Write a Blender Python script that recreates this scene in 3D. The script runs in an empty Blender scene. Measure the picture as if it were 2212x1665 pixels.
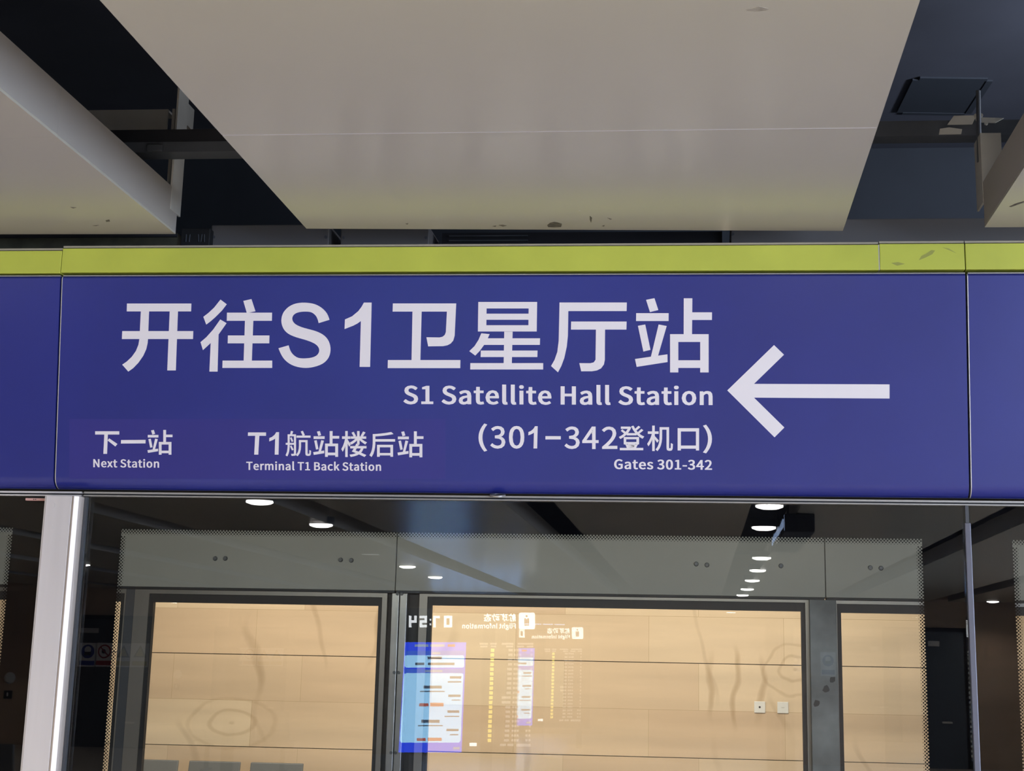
import bpy, bmesh, math, random, json
from mathutils import Vector
random.seed(7)
C = bpy.context.scene.collection
SC = bpy.context.scene

# ---------------------------------------------------------------- camera
# platform hall: X along the screen doors, +Y towards the track, Z up; the door glass stands at Y = 0
YAW, PITCH, ROLL, FPX = 0.09700949, 0.23040611, 0.01977592, 3454.43
PPX, PPY = 1179.86, 613.22
EYE = Vector((0, -4.0, 1.63))
FWD = Vector((-math.sin(YAW)*math.cos(PITCH), math.cos(YAW)*math.cos(PITCH), math.sin(PITCH)))
_r = Vector((math.cos(YAW), math.sin(YAW), 0)); _u = _r.cross(FWD)
RIGHT = math.cos(ROLL)*_r + math.sin(ROLL)*_u
UP = -math.sin(ROLL)*_r + math.cos(ROLL)*_u
cam = bpy.data.cameras.new('camera'); co = bpy.data.objects.new('camera', cam); C.objects.link(co)
from mathutils import Matrix
m = Matrix((RIGHT, UP, -FWD)).transposed().to_4x4(); m.translation = EYE
co.matrix_world = m
cam.sensor_fit = 'HORIZONTAL'; cam.sensor_width = 36; cam.lens = FPX/2212*36
cam.shift_x = -(PPX-1106)/2212; cam.shift_y = (PPY-832.5)/2212
cam.clip_start = .05; cam.clip_end = 200
SC.camera = co

# ---------------------------------------------------------------- world, exposure, large lights
w = bpy.data.worlds.new('world'); SC.world = w; w.use_nodes = True
w.node_tree.nodes['Background'].inputs[0].default_value = (1, .95, .9, 1)
w.node_tree.nodes['Background'].inputs[1].default_value = .02
SC.view_settings.view_transform = 'Standard'; SC.view_settings.look = 'None'
SC.view_settings.exposure = 0; SC.view_settings.gamma = 1
SC.view_settings.use_curve_mapping = False

def area(name, loc, target, sx, sy, energy, col):
    l = bpy.data.lights.new(name, 'AREA'); l.shape = 'RECTANGLE'; l.size = sx; l.size_y = sy
    l.energy = energy; l.color = col
    o = bpy.data.objects.new(name, l); C.objects.link(o); o.location = loc
    o.rotation_euler = (Vector(target)-Vector(loc)).to_track_quat('-Z', 'Y').to_euler()
    return o
DOWN_W, DOWN_COL = 106, (1, .92, .82)
area('added_side_fill', (6.45, -10.3, 1.55), (0, -10.3, 1.55), 13.0, 2.0, 1250, (.60, .74, 1))  # cool fill added on the right to brighten the signs
area('far_wall_fill', (-1.6, 7.3, 2.74), (-1.6, 8.9, 1.1), 6.5, .25, 118, (1, .90, .75))  # unseen area light added to brighten the far stone wall
pl = bpy.data.lights.new('added_plenum_fill', 'SPOT'); pl.energy = 125; pl.color = (.74, .83, 1); pl.spot_size = math.radians(115); pl.spot_blend = 1; pl.shadow_soft_size = .1  # added spot without a fixture, lightens the slab over the right gap
po = bpy.data.objects.new('added_plenum_fill', pl); C.objects.link(po); po.location = (2.1, -.1, 2.95)
po.rotation_euler = (Vector((1.0, .5, 3.4))-Vector(po.location)).to_track_quat('-Z', 'Y').to_euler()
area('added_track_fill', (-.8, .62, 2.62), (-.8, 4.6, 1.9), 5.0, .08, 70, (.95, 1, .93))  # unseen fill added to brighten the grey beams across the track

# ---------------------------------------------------------------- helpers
def at(px, py, X=None, Y=None, Z=None):
    """the point of the photograph's line of sight on a plane of known X, Y or Z"""
    d = FWD*FPX + RIGHT*(px-PPX) - UP*(py-PPY)
    t = (Y-EYE.y)/d.y if Y is not None else (Z-EYE.z)/d.z if Z is not None else (X-EYE.x)/d.x
    return EYE + d*t
def refl(px, py, **k):
    """the real point that the door glass shows mirrored there (give the plane's mirrored Y as positive)"""
    p = at(px, py, **k); return Vector((p.x, -p.y, p.z))

class MB:
    def __init__(s): s.v = []; s.f = []
    def box(s, x0, x1, y0, y1, z0, z1):
        x0, x1 = sorted((x0, x1)); y0, y1 = sorted((y0, y1)); z0, z1 = sorted((z0, z1))
        n = len(s.v)
        s.v += [(x, y, z) for z in (z0, z1) for y in (y0, y1) for x in (x0, x1)]
        s.f += [tuple(n+i for i in q) for q in ((0,2,3,1),(4,5,7,6),(0,1,5,4),(2,6,7,3),(0,4,6,2),(1,3,7,5))]
        return s
    def prism(s, pts, vec):
        n = len(s.v); k = len(pts); vec = Vector(vec)
        s.v += [tuple(p) for p in pts] + [tuple(Vector(p)+vec) for p in pts]
        s.f.append(tuple(range(n, n+k))); s.f.append(tuple(range(n+2*k-1, n+k-1, -1)))
        for i in range(k):
            j = (i+1) % k; s.f.append((n+i, n+k+i, n+k+j, n+j))
        return s
    def cyl(s, p, axis, r, h, seg=20, r2=None):
        a = Vector(axis).normalized(); t = Vector((0,0,1)) if abs(a.z) < .9 else Vector((1,0,0))
        e1 = a.cross(t).normalized(); e2 = a.cross(e1); p = Vector(p); r2 = r if r2 is None else r2
        n = len(s.v)
        for q, rr in ((p, r), (p+a*h, r2)):
            for i in range(seg):
                th = 2*math.pi*i/seg; s.v.append(tuple(q+(e1*math.cos(th)+e2*math.sin(th))*rr))
        s.f.append(tuple(n+i for i in range(seg-1, -1, -1))); s.f.append(tuple(n+seg+i for i in range(seg)))
        for i in range(seg):
            j = (i+1) % seg; s.f.append((n+i, n+j, n+seg+j, n+seg+i))
        return s
    def tube(s, p, axis, r0, r1, h, seg=24):
        a = Vector(axis).normalized(); t = Vector((0,0,1)) if abs(a.z) < .9 else Vector((1,0,0))
        e1 = a.cross(t).normalized(); e2 = a.cross(e1); p = Vector(p); n = len(s.v)
        for q, rr in ((p, r0), (p, r1), (p+a*h, r1), (p+a*h, r0)):
            for i in range(seg):
                th = 2*math.pi*i/seg; s.v.append(tuple(q+(e1*math.cos(th)+e2*math.sin(th))*rr))
        for k in range(4):
            kk = (k+1) % 4
            for i in range(seg):
                j = (i+1) % seg; s.f.append((n+k*seg+i, n+k*seg+j, n+kk*seg+j, n+kk*seg+i))
        return s
    def frame(s, x0, x1, z0, z1, X0, X1, Z0, Z1, y0, y1):
        """ring between the inner x0..z1 and the outer X0..Z1 rectangle"""
        s.box(X0, x0, y0, y1, Z0, Z1); s.box(x1, X1, y0, y1, Z0, Z1)
        s.box(x0, x1, y0, y1, z1, Z1); s.box(x0, x1, y0, y1, Z0, z0); return s
    def build(s, name, mat, parent=None, bevel=0, smooth=False):
        me = bpy.data.meshes.new(name); me.from_pydata(s.v, [], s.f); me.validate()
        bm = bmesh.new(); bm.from_mesh(me); bmesh.ops.recalc_face_normals(bm, faces=bm.faces)
        if bevel:
            bmesh.ops.bevel(bm, geom=list(bm.edges), offset=bevel, segments=2, affect='EDGES', profile=.5)
        bm.to_mesh(me); bm.free()
        if smooth:
            me.polygons.foreach_set('use_smooth', [True]*len(me.polygons)); me.set_sharp_from_angle(angle=math.radians(32))
        if mat: me.materials.append(mat)
        o = bpy.data.objects.new(name, me); C.objects.link(o)
        if parent:
            o.parent = parent; p = parent; w_ = Vector()
            while p: w_ += p.location; p = p.parent
            o.location = -w_
        return o
def tag(o, label=None, cat=None, group=None, kind=None):
    if label: o['label'] = label
    if cat: o['category'] = cat
    if group: o['group'] = group
    if kind: o['kind'] = kind
    return o
def thing(name, loc, label, cat, group=None):
    o = bpy.data.objects.new(name, None); C.objects.link(o); o.location = loc; o.empty_display_size = .1
    return tag(o, label, cat, group)
def struct(name, mb, mat, **k): return tag(mb.build(name, mat, **k), kind='structure')
def B(*a): return MB().box(*a)

# ---------------------------------------------------------------- materials
def srgb(r, g, b):
    f = lambda c: (c/255/12.92) if c/255 < .04045 else ((c/255+.055)/1.055)**2.4
    return (f(r), f(g), f(b))
def mat(name, col, rough=.5, metal=0, spec=.5, noise=0, scale=8, coat=0, bump=0, stretch=None):
    mt = bpy.data.materials.new(name); mt.use_nodes = True; nt = mt.node_tree; b = nt.nodes['Principled BSDF']
    b.inputs['Base Color'].default_value = (*col, 1); b.inputs['Roughness'].default_value = rough
    b.inputs['Metallic'].default_value = metal; b.inputs['Specular IOR Level'].default_value = spec
    b.inputs['Coat Weight'].default_value = coat; b.inputs['Coat Roughness'].default_value = .1
    tc = nt.nodes.new('ShaderNodeTexCoord'); mp = nt.nodes.new('ShaderNodeMapping'); nt.links.new(tc.outputs['Object'], mp.inputs[0])
    if stretch: mp.inputs['Scale'].default_value = stretch
    n = nt.nodes.new('ShaderNodeTexNoise'); n.inputs['Scale'].default_value = scale; n.inputs['Detail'].default_value = 6
    nt.links.new(mp.outputs[0], n.inputs['Vector'])
    r = nt.nodes.new('ShaderNodeMapRange'); r.inputs['From Min'].default_value = .3; r.inputs['From Max'].default_value = .7
    r.inputs['To Min'].default_value = 1-noise; r.inputs['To Max'].default_value = 1+noise
    nt.links.new(n.outputs['Fac'], r.inputs['Value'])
    mx = nt.nodes.new('ShaderNodeMix'); mx.data_type = 'RGBA'; mx.blend_type = 'MULTIPLY'; mx.inputs['Factor'].default_value = 1
    mx.inputs['A'].default_value = (*col, 1); nt.links.new(r.outputs[0], mx.inputs['B'])
    nt.links.new(mx.outputs['Result'], b.inputs['Base Color'])
    if bump:
        bp = nt.nodes.new('ShaderNodeBump'); bp.inputs['Strength'].default_value = bump; bp.inputs['Distance'].default_value = .002
        nt.links.new(n.outputs['Fac'], bp.inputs['Height']); nt.links.new(bp.outputs[0], b.inputs['Normal'])
    return mt
def emit(name, col, s):
    mt = bpy.data.materials.new(name); mt.use_nodes = True; b = mt.node_tree.nodes['Principled BSDF']
    b.inputs['Base Color'].default_value = (.02, .02, .02, 1); b.inputs['Emission Color'].default_value = (*col, 1)
    b.inputs['Emission Strength'].default_value = s; return mt
def glass_mat(name, ior, tint):
    mt = bpy.data.materials.new(name); mt.use_nodes = True; nt = mt.node_tree; nt.nodes.clear()
    o = nt.nodes.new('ShaderNodeOutputMaterial'); mx = nt.nodes.new('ShaderNodeMixShader'); fr = nt.nodes.new('ShaderNodeFresnel')
    fr.inputs['IOR'].default_value = ior
    t = nt.nodes.new('ShaderNodeBsdfTransparent'); t.inputs[0].default_value = (*tint, 1)
    g = nt.nodes.new('ShaderNodeBsdfGlossy'); g.inputs['Roughness'].default_value = 0
    nt.links.new(fr.outputs[0], mx.inputs[0]); nt.links.new(t.outputs[0], mx.inputs[1]); nt.links.new(g.outputs[0], mx.inputs[2])
    nt.links.new(mx.outputs[0], o.inputs[0]); return mt
def stone_mat(name, light, knots=(), base=0.0, row=.3755):
    """banded sandstone: blocks of slightly different tone, soft bedding bands, a few dark iron veins"""
    mt = bpy.data.materials.new(name); mt.use_nodes = True; nt = mt.node_tree; L = nt.links.new; b = nt.nodes['Principled BSDF']
    tc = nt.nodes.new('ShaderNodeTexCoord'); sp = nt.nodes.new('ShaderNodeSeparateXYZ'); L(tc.outputs['Object'], sp.inputs[0])
    cb = nt.nodes.new('ShaderNodeCombineXYZ'); L(sp.outputs['X'], cb.inputs['X']); L(sp.outputs['Z'], cb.inputs['Y'])
    sh = nt.nodes.new('ShaderNodeMapping'); sh.inputs['Location'].default_value = (0, -base, 0); L(cb.outputs[0], sh.inputs[0])
    br = nt.nodes.new('ShaderNodeTexBrick'); L(sh.outputs[0], br.inputs['Vector'])
    br.inputs['Scale'].default_value = 1; br.inputs['Brick Width'].default_value = 1.06; br.inputs['Row Height'].default_value = row
    br.inputs['Mortar Size'].default_value = .0018; br.inputs['Mortar Smooth'].default_value = .1; br.inputs['Bias'].default_value = 0
    br.offset = .37
    br.inputs['Color1'].default_value = (*[c*1.07 for c in light], 1); br.inputs['Color2'].default_value = (light[0]*.90, light[1]*.83, light[2]*.80, 1)
    br.inputs['Mortar'].default_value = (light[0]*.72, light[1]*.66, light[2]*.56, 1)
    # bedding bands
    mp = nt.nodes.new('ShaderNodeMapping'); mp.inputs['Scale'].default_value = (.5, 1, 5); L(tc.outputs['Object'], mp.inputs[0])
    n1 = nt.nodes.new('ShaderNodeTexNoise'); n1.inputs['Scale'].default_value = 1.3; n1.inputs['Detail'].default_value = 5; L(mp.outputs[0], n1.inputs['Vector'])
    r1 = nt.nodes.new('ShaderNodeMapRange'); r1.inputs['From Min'].default_value = .3; r1.inputs['From Max'].default_value = .7
    r1.inputs['To Min'].default_value = .9; r1.inputs['To Max'].default_value = 1.08; L(n1.outputs['Fac'], r1.inputs['Value'])
    m1 = nt.nodes.new('ShaderNodeMix'); m1.data_type = 'RGBA'; m1.blend_type = 'MULTIPLY'; m1.inputs['Factor'].default_value = 1
    L(br.outputs['Color'], m1.inputs['A']); L(r1.outputs[0], m1.inputs['B'])
    # veins
    wv = nt.nodes.new('ShaderNodeTexWave'); wv.inputs['Scale'].default_value = .55; wv.inputs['Distortion'].default_value = 14
    wv.inputs['Detail'].default_value = 3; wv.inputs['Detail Scale'].default_value = .7; L(cb.outputs[0], wv.inputs['Vector'])
    rv = nt.nodes.new('ShaderNodeMapRange'); rv.inputs['From Min'].default_value = 0; rv.inputs['From Max'].default_value = .03
    rv.inputs['To Min'].default_value = 1; rv.inputs['To Max'].default_value = 0; L(wv.outputs['Fac'], rv.inputs['Value'])
    n2 = nt.nodes.new('ShaderNodeTexNoise'); n2.inputs['Scale'].default_value = .9; L(cb.outputs[0], n2.inputs['Vector'])
    r2 = nt.nodes.new('ShaderNodeMapRange'); r2.inputs['From Min'].default_value = .5; r2.inputs['From Max'].default_value = .66
    r2.inputs['To Max'].default_value = .42; L(n2.outputs['Fac'], r2.inputs['Value'])
    mu = nt.nodes.new('ShaderNodeMath'); mu.operation = 'MULTIPLY'; L(rv.outputs[0], mu.inputs[0]); L(r2.outputs[0], mu.inputs[1])
    m2 = nt.nodes.new('ShaderNodeMix'); m2.data_type = 'RGBA'; L(mu.outputs[0], m2.inputs['Factor']); L(m1.outputs['Result'], m2.inputs['A'])
    m2.inputs['B'].default_value = (light[0]*.38, light[1]*.3, light[2]*.2, 1)
    last = m2.outputs['Result']
    for kx, kz, rad, sx, dist, amt, wt in knots:
        mk = nt.nodes.new('ShaderNodeMapping'); mk.inputs['Location'].default_value = (-kx*sx, -kz, 0); mk.inputs['Scale'].default_value = (sx, 1, 1); L(cb.outputs[0], mk.inputs[0])
        ln = nt.nodes.new('ShaderNodeVectorMath'); ln.operation = 'LENGTH'; L(mk.outputs[0], ln.inputs[0])
        rk = nt.nodes.new('ShaderNodeMapRange'); rk.interpolation_type = 'SMOOTHSTEP'; rk.inputs['From Min'].default_value = rad*.55; rk.inputs['From Max'].default_value = rad
        rk.inputs['To Min'].default_value = 1; rk.inputs['To Max'].default_value = 0; L(ln.outputs['Value'], rk.inputs['Value'])
        wk = nt.nodes.new('ShaderNodeTexWave'); wk.wave_type = wt; wk.inputs['Scale'].default_value = 3.2 if wt == 'RINGS' else 1.6
        if wt == 'RINGS': wk.rings_direction = 'SPHERICAL'
        wk.inputs['Distortion'].default_value = dist; wk.inputs['Detail'].default_value = 2; wk.inputs['Detail Scale'].default_value = 1.4; L(mk.outputs[0], wk.inputs['Vector'])
        rw = nt.nodes.new('ShaderNodeMapRange'); rw.inputs['From Min'].default_value = 0; rw.inputs['From Max'].default_value = .22
        rw.inputs['To Min'].default_value = amt; rw.inputs['To Max'].default_value = 0; L(wk.outputs['Fac'], rw.inputs['Value'])
        mm = nt.nodes.new('ShaderNodeMath'); mm.operation = 'MULTIPLY'; L(rk.outputs[0], mm.inputs[0]); L(rw.outputs[0], mm.inputs[1])
        mq = nt.nodes.new('ShaderNodeMix'); mq.data_type = 'RGBA'; L(mm.outputs[0], mq.inputs['Factor']); L(last, mq.inputs['A'])
        mq.inputs['B'].default_value = (light[0]*.5, light[1]*.4, light[2]*.27, 1); last = mq.outputs['Result']
    L(last, b.inputs['Base Color']); b.inputs['Roughness'].default_value = .55
    return mt

_k = [at(x, y, Y=9.0) for x, y in ((500, 1562), (1590, 1485), (1690, 1475))]
KNOTS = ((_k[0].x, _k[0].z, .27, .55, 2.2, .28, 'RINGS'), (_k[1].x, _k[1].z, .36, 1, 3.5, .5, 'BANDS'), (_k[2].x+.1, _k[2].z+.1, .30, .8, 3.6, .32, 'RINGS'))
_j1 = (at(324, 1409, Y=9.0).z+at(1730, 1437, Y=9.0).z)/2; _j2 = (at(309, 1606.6, Y=9.0).z+at(1735, 1643.5, Y=9.0).z)/2
M = dict(
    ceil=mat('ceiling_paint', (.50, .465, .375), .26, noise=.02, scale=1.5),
    ceil_shaded=mat('panel_paint_shaded', (.38, .345, .30), .5),  # same paint as the sheet, flange shade put into a darker colour
    void=mat('black_void_paint', (.012, .012, .016), .8, noise=.2),
    bulk=mat('bulkhead_paint', (.035, .042, .055), .75, noise=.2, scale=2),
    slab=mat('dark_slab_paint', (.085, .09, .115), .75, noise=.25, scale=1.2),
    taupe=mat('taupe_cover', (.13, .12, .115), .5),
    olive=mat('olive_tray', (.045, .042, .025), .6, noise=.4, scale=20),
    steel=mat('bracket_steel', (.60, .57, .50), .45, metal=.2, noise=.1),
    dsteel=mat('dark_steel', (.07, .075, .085), .5, noise=.2),
    lime=mat('lime_paint', (.47, .50, .065), .42, noise=.05, scale=9),
    tan=mat('tan_lip', (.33, .29, .21), .5),
    blue=mat('blue_enamel', (.019, .026, .20), .29, spec=.5, noise=.07, scale=3),
    patch=mat('blue_sticker', (.028, .026, .205), .33, noise=.05, scale=4),
    white=mat('white_vinyl', (.80, .74, .75), .5),
    alu=mat('brushed_aluminium', (.62, .57, .55), .42, metal=.12, noise=.04, scale=30, stretch=(1, 1, .05)),
    alu_n=mat('nose_reflection_tint', (.60, .52, .46), .38, metal=.3),  # same aluminium, with a dim brownish reflection put into the colour
    alu_d=mat('dull_rail', (.36, .34, .32), .4, metal=.5),
    edge=mat('edge_strip', (.62, .58, .55), .35, metal=.4),
    gasket=mat('dark_gasket', (.05, .053, .06), .4),
    black=mat('black_rubber', (.008, .008, .009), .6),
    frit=mat('black_frit', (.004, .004, .005), .7, spec=0),
    glass=glass_mat('door_glass', 1.5, (.985, .99, .985)),
    railm=mat('grey_mullion', (.13, .13, .16), .3, metal=.3),
    pink=mat('pink_label', (.65, .36, .31), .5),
    conc=mat('grey_concrete', (.30, .29, .255), .75, noise=.06, scale=2, bump=.2),
    post=mat('stained_concrete', (.17, .18, .18), .7, noise=.4, scale=5, bump=.2),
    frame=mat('grey_frame', (.20, .185, .165), .35, metal=.5),
    sst=mat('steel_post', (.24, .235, .225), .32, metal=.7, noise=.15, scale=6),
    seat=mat('grey_seat', (.16, .165, .16), .5),
    stone=stone_mat('sandstone', (.78, .62, .42), KNOTS, _j1, (_j1-_j2)/2),
    stone_dim=stone_mat('sandstone_dimmed', (.52, .38, .26)),  # same sandstone, the hall's dimness put into a darker colour
    joint=mat('joint_dark', (.02, .018, .012), .9),  # dark backing seen through the open joints
    floor=mat('pale_granite', (.50, .46, .42), .35, noise=.12, scale=60),
    track=mat('track_concrete', (.08, .08, .08), .9, noise=.2),
    wall=mat('grey_wall', (.35, .33, .31), .6),
    slate=mat('slate_door', (.045, .055, .065), .45),
    plate=mat('pale_plate', (.55, .53, .50), .4),
    sblue=mat('sign_blue', (.02, .05, .3), .4), sred=mat('sign_red', (.38, .015, .02), .4),
    syel=mat('sign_yellow', (.55, .42, .03), .4), swht=mat('sign_white', (.82, .80, .78), .4), sblk=mat('sign_black', (.015, .015, .015), .4),
    socket=mat('socket_white', (.85, .85, .80), .35),
    scuff_pale=mat('faint_scuff', (.37, .335, .275), .5, noise=.2, scale=80),
    scuff=mat('scuff_dirt', (.10, .085, .065), .7, noise=.5, scale=60),
    lamp=emit('lamp_lens', (1, .98, .95), 40), lampdim=emit('added_lamp_tube', (1, .97, .9), 9),
    dwhite=emit('led_white', (.93, .96, 1), 11), dyel=emit('led_yellow', (1, .82, .12), 6.5),
    dblue=emit('led_blue', (.01, .06, 1), 9), dblue2=emit('led_mid_blue', (.04, .16, 1), 7),
    dcyan=emit('screen_cyan', (.33, .66, 1), 11), dgrey=emit('led_grey', (.75, .75, .72), 2.4),
    dlite=emit('led_pale_blue', (.45, .62, 1), 5), dtxt=emit('screen_text', (.10, .22, .45), 2.6), dred=emit('screen_red', (.8, .16, .12), 5),
    dbox=emit('advert_screen', (.28, .5, 1), 9),
    win_fill=emit('added_window_glow', (.72, .82, 1), 2.2),  # glow of the added window
)

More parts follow.
